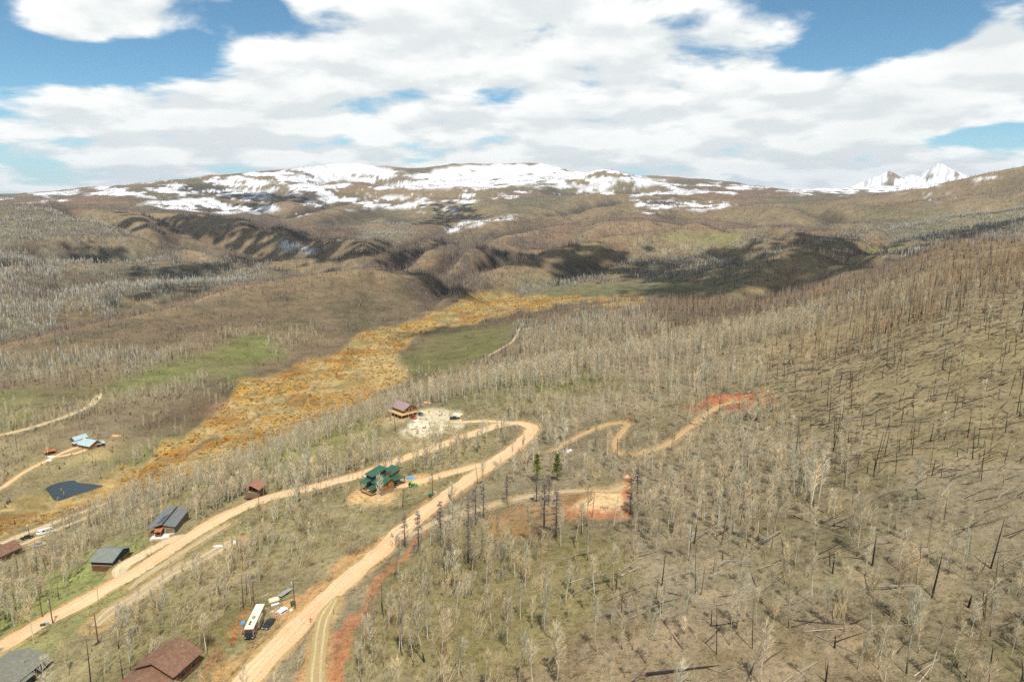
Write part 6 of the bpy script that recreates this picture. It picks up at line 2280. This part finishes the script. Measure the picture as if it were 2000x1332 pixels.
snag_at(1293, 1144, 11.5, .17, 'tall charred snag with broken folded top in the middle foreground', (.05, 0))
snag_at(1203, 1157, 5.2, .17, 'short charred snag in the middle foreground')
snag_at(1356, 1062, 8.5, .2, 'leaning charred snag below the aspens', (.08, 0))
snag_at(1820, 1164, 11, .26, 'stout leaning charred snag near the right edge', (.12, 0))
snag_at(1935, 1110, 13, .2, 'tall thin charred snag leaning at the right edge', (.12, 0))
snag_at(1725, 1239, 2.4, .24, 'charred stump in the lower right')
snag_at(1892, 1186, 3.2, .3, 'thick charred stump near the right edge')
snag_at(1630, 1265, 3.4, .2, 'charred stump across the pale slanting log')
snag_at(1704, 1104, 8.5, .26, 'dark charred snag left of the large aspen clump')
snag_at(1626, 1120, 5, .22, 'charred snag in front of pale logs')
snag_at(1613, 1332, 5, .2, 'charred post cut by the lower edge')
snag_at(1660, 760, 9, .2, 'charred snag alone on the bare upper right slope', (.05, 0))
snag_at(1503, 800, 9, .16, 'thin leaning charred pole at the right end of the red clearing', (.2, 0))
# ------------------------------------------------------------------ low cumulus overhead: their shadows lie on the hills
m_cloud, N = material('cloud')
b = N.n('ShaderNodeBsdfDiffuse', {'Color': (.9, .9, .9, 1)})
N.n('ShaderNodeOutputMaterial', {'Surface': b.outputs[0]})
CLOUD_Z = CAMZ + 2000.0
_ico = bmesh.new()
bmesh.ops.create_icosphere(_ico, subdivisions=2, radius=1.0)
ICO_V = np.array([v.co[:] for v in _ico.verts])
ICO_F = np.array([[v.index for v in f.verts] for f in _ico.faces])
_ico.free()
SHADES = [  # px path of the shadow on the land, half width m, density of puffs
    ([(270, 440), (380, 450), (500, 466), (600, 485), (690, 510)], 140, 1.2), ([(330, 430), (430, 438)], 120, .8),
    ([(300, 545), (400, 525), (500, 512), (540, 510)], 75, 1.1), ([(170, 500), (215, 508)], 60, .9), ([(370, 565), (250, 590)], 50, .7), ([(-10, 520), (60, 515)], 50, .5),
    ([(790, 532), (850, 548), (908, 580)], 55, 1.5),
    ([(990, 512), (1090, 506), (1200, 512), (1330, 522)], 125, 1.3), ([(1100, 535), (1300, 540), (1420, 552)], 80, 1.2), ([(1430, 500), (1540, 515), (1610, 538), (1420, 562)], 105, 1.2),
    ([(1260, 572), (1400, 568)], 50, .9), ([(1560, 470), (1660, 490), (1740, 497)], 130, 1.2), ([(1830, 468), (1950, 442), (2030, 430)], 95, 1.0),
    ([(460, 378), (520, 384), (560, 392)], 240, 1.3), ([(860, 400), (900, 428), (850, 440)], 130, .8), ([(735, 505), (765, 488), (700, 500)], 75, .9),
    ([(770, 520), (800, 508), (880, 480)], 60, .7), ([(800, 660), (860, 645)], 28, .5),
]
rgc = np.random.default_rng(31)
for k, (path, hw, dn) in enumerate(SHADES):
    P = np.array([at(a, b, 400)[:] for a, b in path])
    t_ = (CLOUD_Z - P[:, 2]) / SUN_DIR.z
    Q = P + np.outer(t_, np.array(SUN_DIR))
    L = catmull(Q[:, :2], 25.0) if len(Q) > 1 else Q[:, :2]
    ln = np.linalg.norm(Q[-1, :2] - Q[0, :2])
    n = int(min(900, dn * 14 * max(1.0, (ln * 2 * hw + 3 * hw * hw) / (hw * hw))))
    c = L[rgc.integers(0, len(L), n)]
    g = rgc.normal(0, .55, (n, 2)) * hw
    r = hw * rgc.uniform(.08, .28, n) * np.exp(-.25 * (g ** 2).sum(1) / hw ** 2)
    z = CLOUD_Z + np.abs(rgc.normal(0, .30, n)) * hw * np.exp(-(g ** 2).sum(1) / hw ** 2) + hw * .2
    C = np.column_stack([c + g, z])
    V = (ICO_V[None] * (r[:, None, None] * np.array([1, 1, .7])) + C[:, None]).reshape(-1, 3)
    F = (ICO_F[None] + (np.arange(n) * len(ICO_V))[:, None, None]).reshape(-1, 3)
    me = bpy.data.meshes.new('cloud')
    me.vertices.add(len(V))
    me.vertices.foreach_set('co', V.ravel().astype(np.float32))
    me.loops.add(F.size)
    me.loops.foreach_set('vertex_index', F.ravel().astype(np.int32))
    me.polygons.add(len(F))
    me.polygons.foreach_set('loop_start', np.arange(0, F.size, 3, dtype=np.int32))
    me.update(calc_edges=True)
    me.polygons.foreach_set('use_smooth', np.ones(len(F), bool))
    me.materials.append(m_cloud)
    put('cloud', me, 'structure')

# ------------------------------------------------------------------ the air over the valley
zlo, zhi = float(GZ.min()) - 1.0, float(GZ.max()) + 25.0
print('haze', zlo, zhi)
hz = put('haze', MB().box(-18500, 18500, -300, 18500, zlo, zhi).mesh('haze', None, False, False), 'stuff')
mh, N = material('haze')
v = N.n('ShaderNodeVolumePrincipled', {'Color': (.70, .84, 1.0, 1), 'Density': 2.5e-5, 'Anisotropy': .25})
N.n('ShaderNodeOutputMaterial', {'Volume': v.outputs[0]})
hz.data.materials.append(mh)
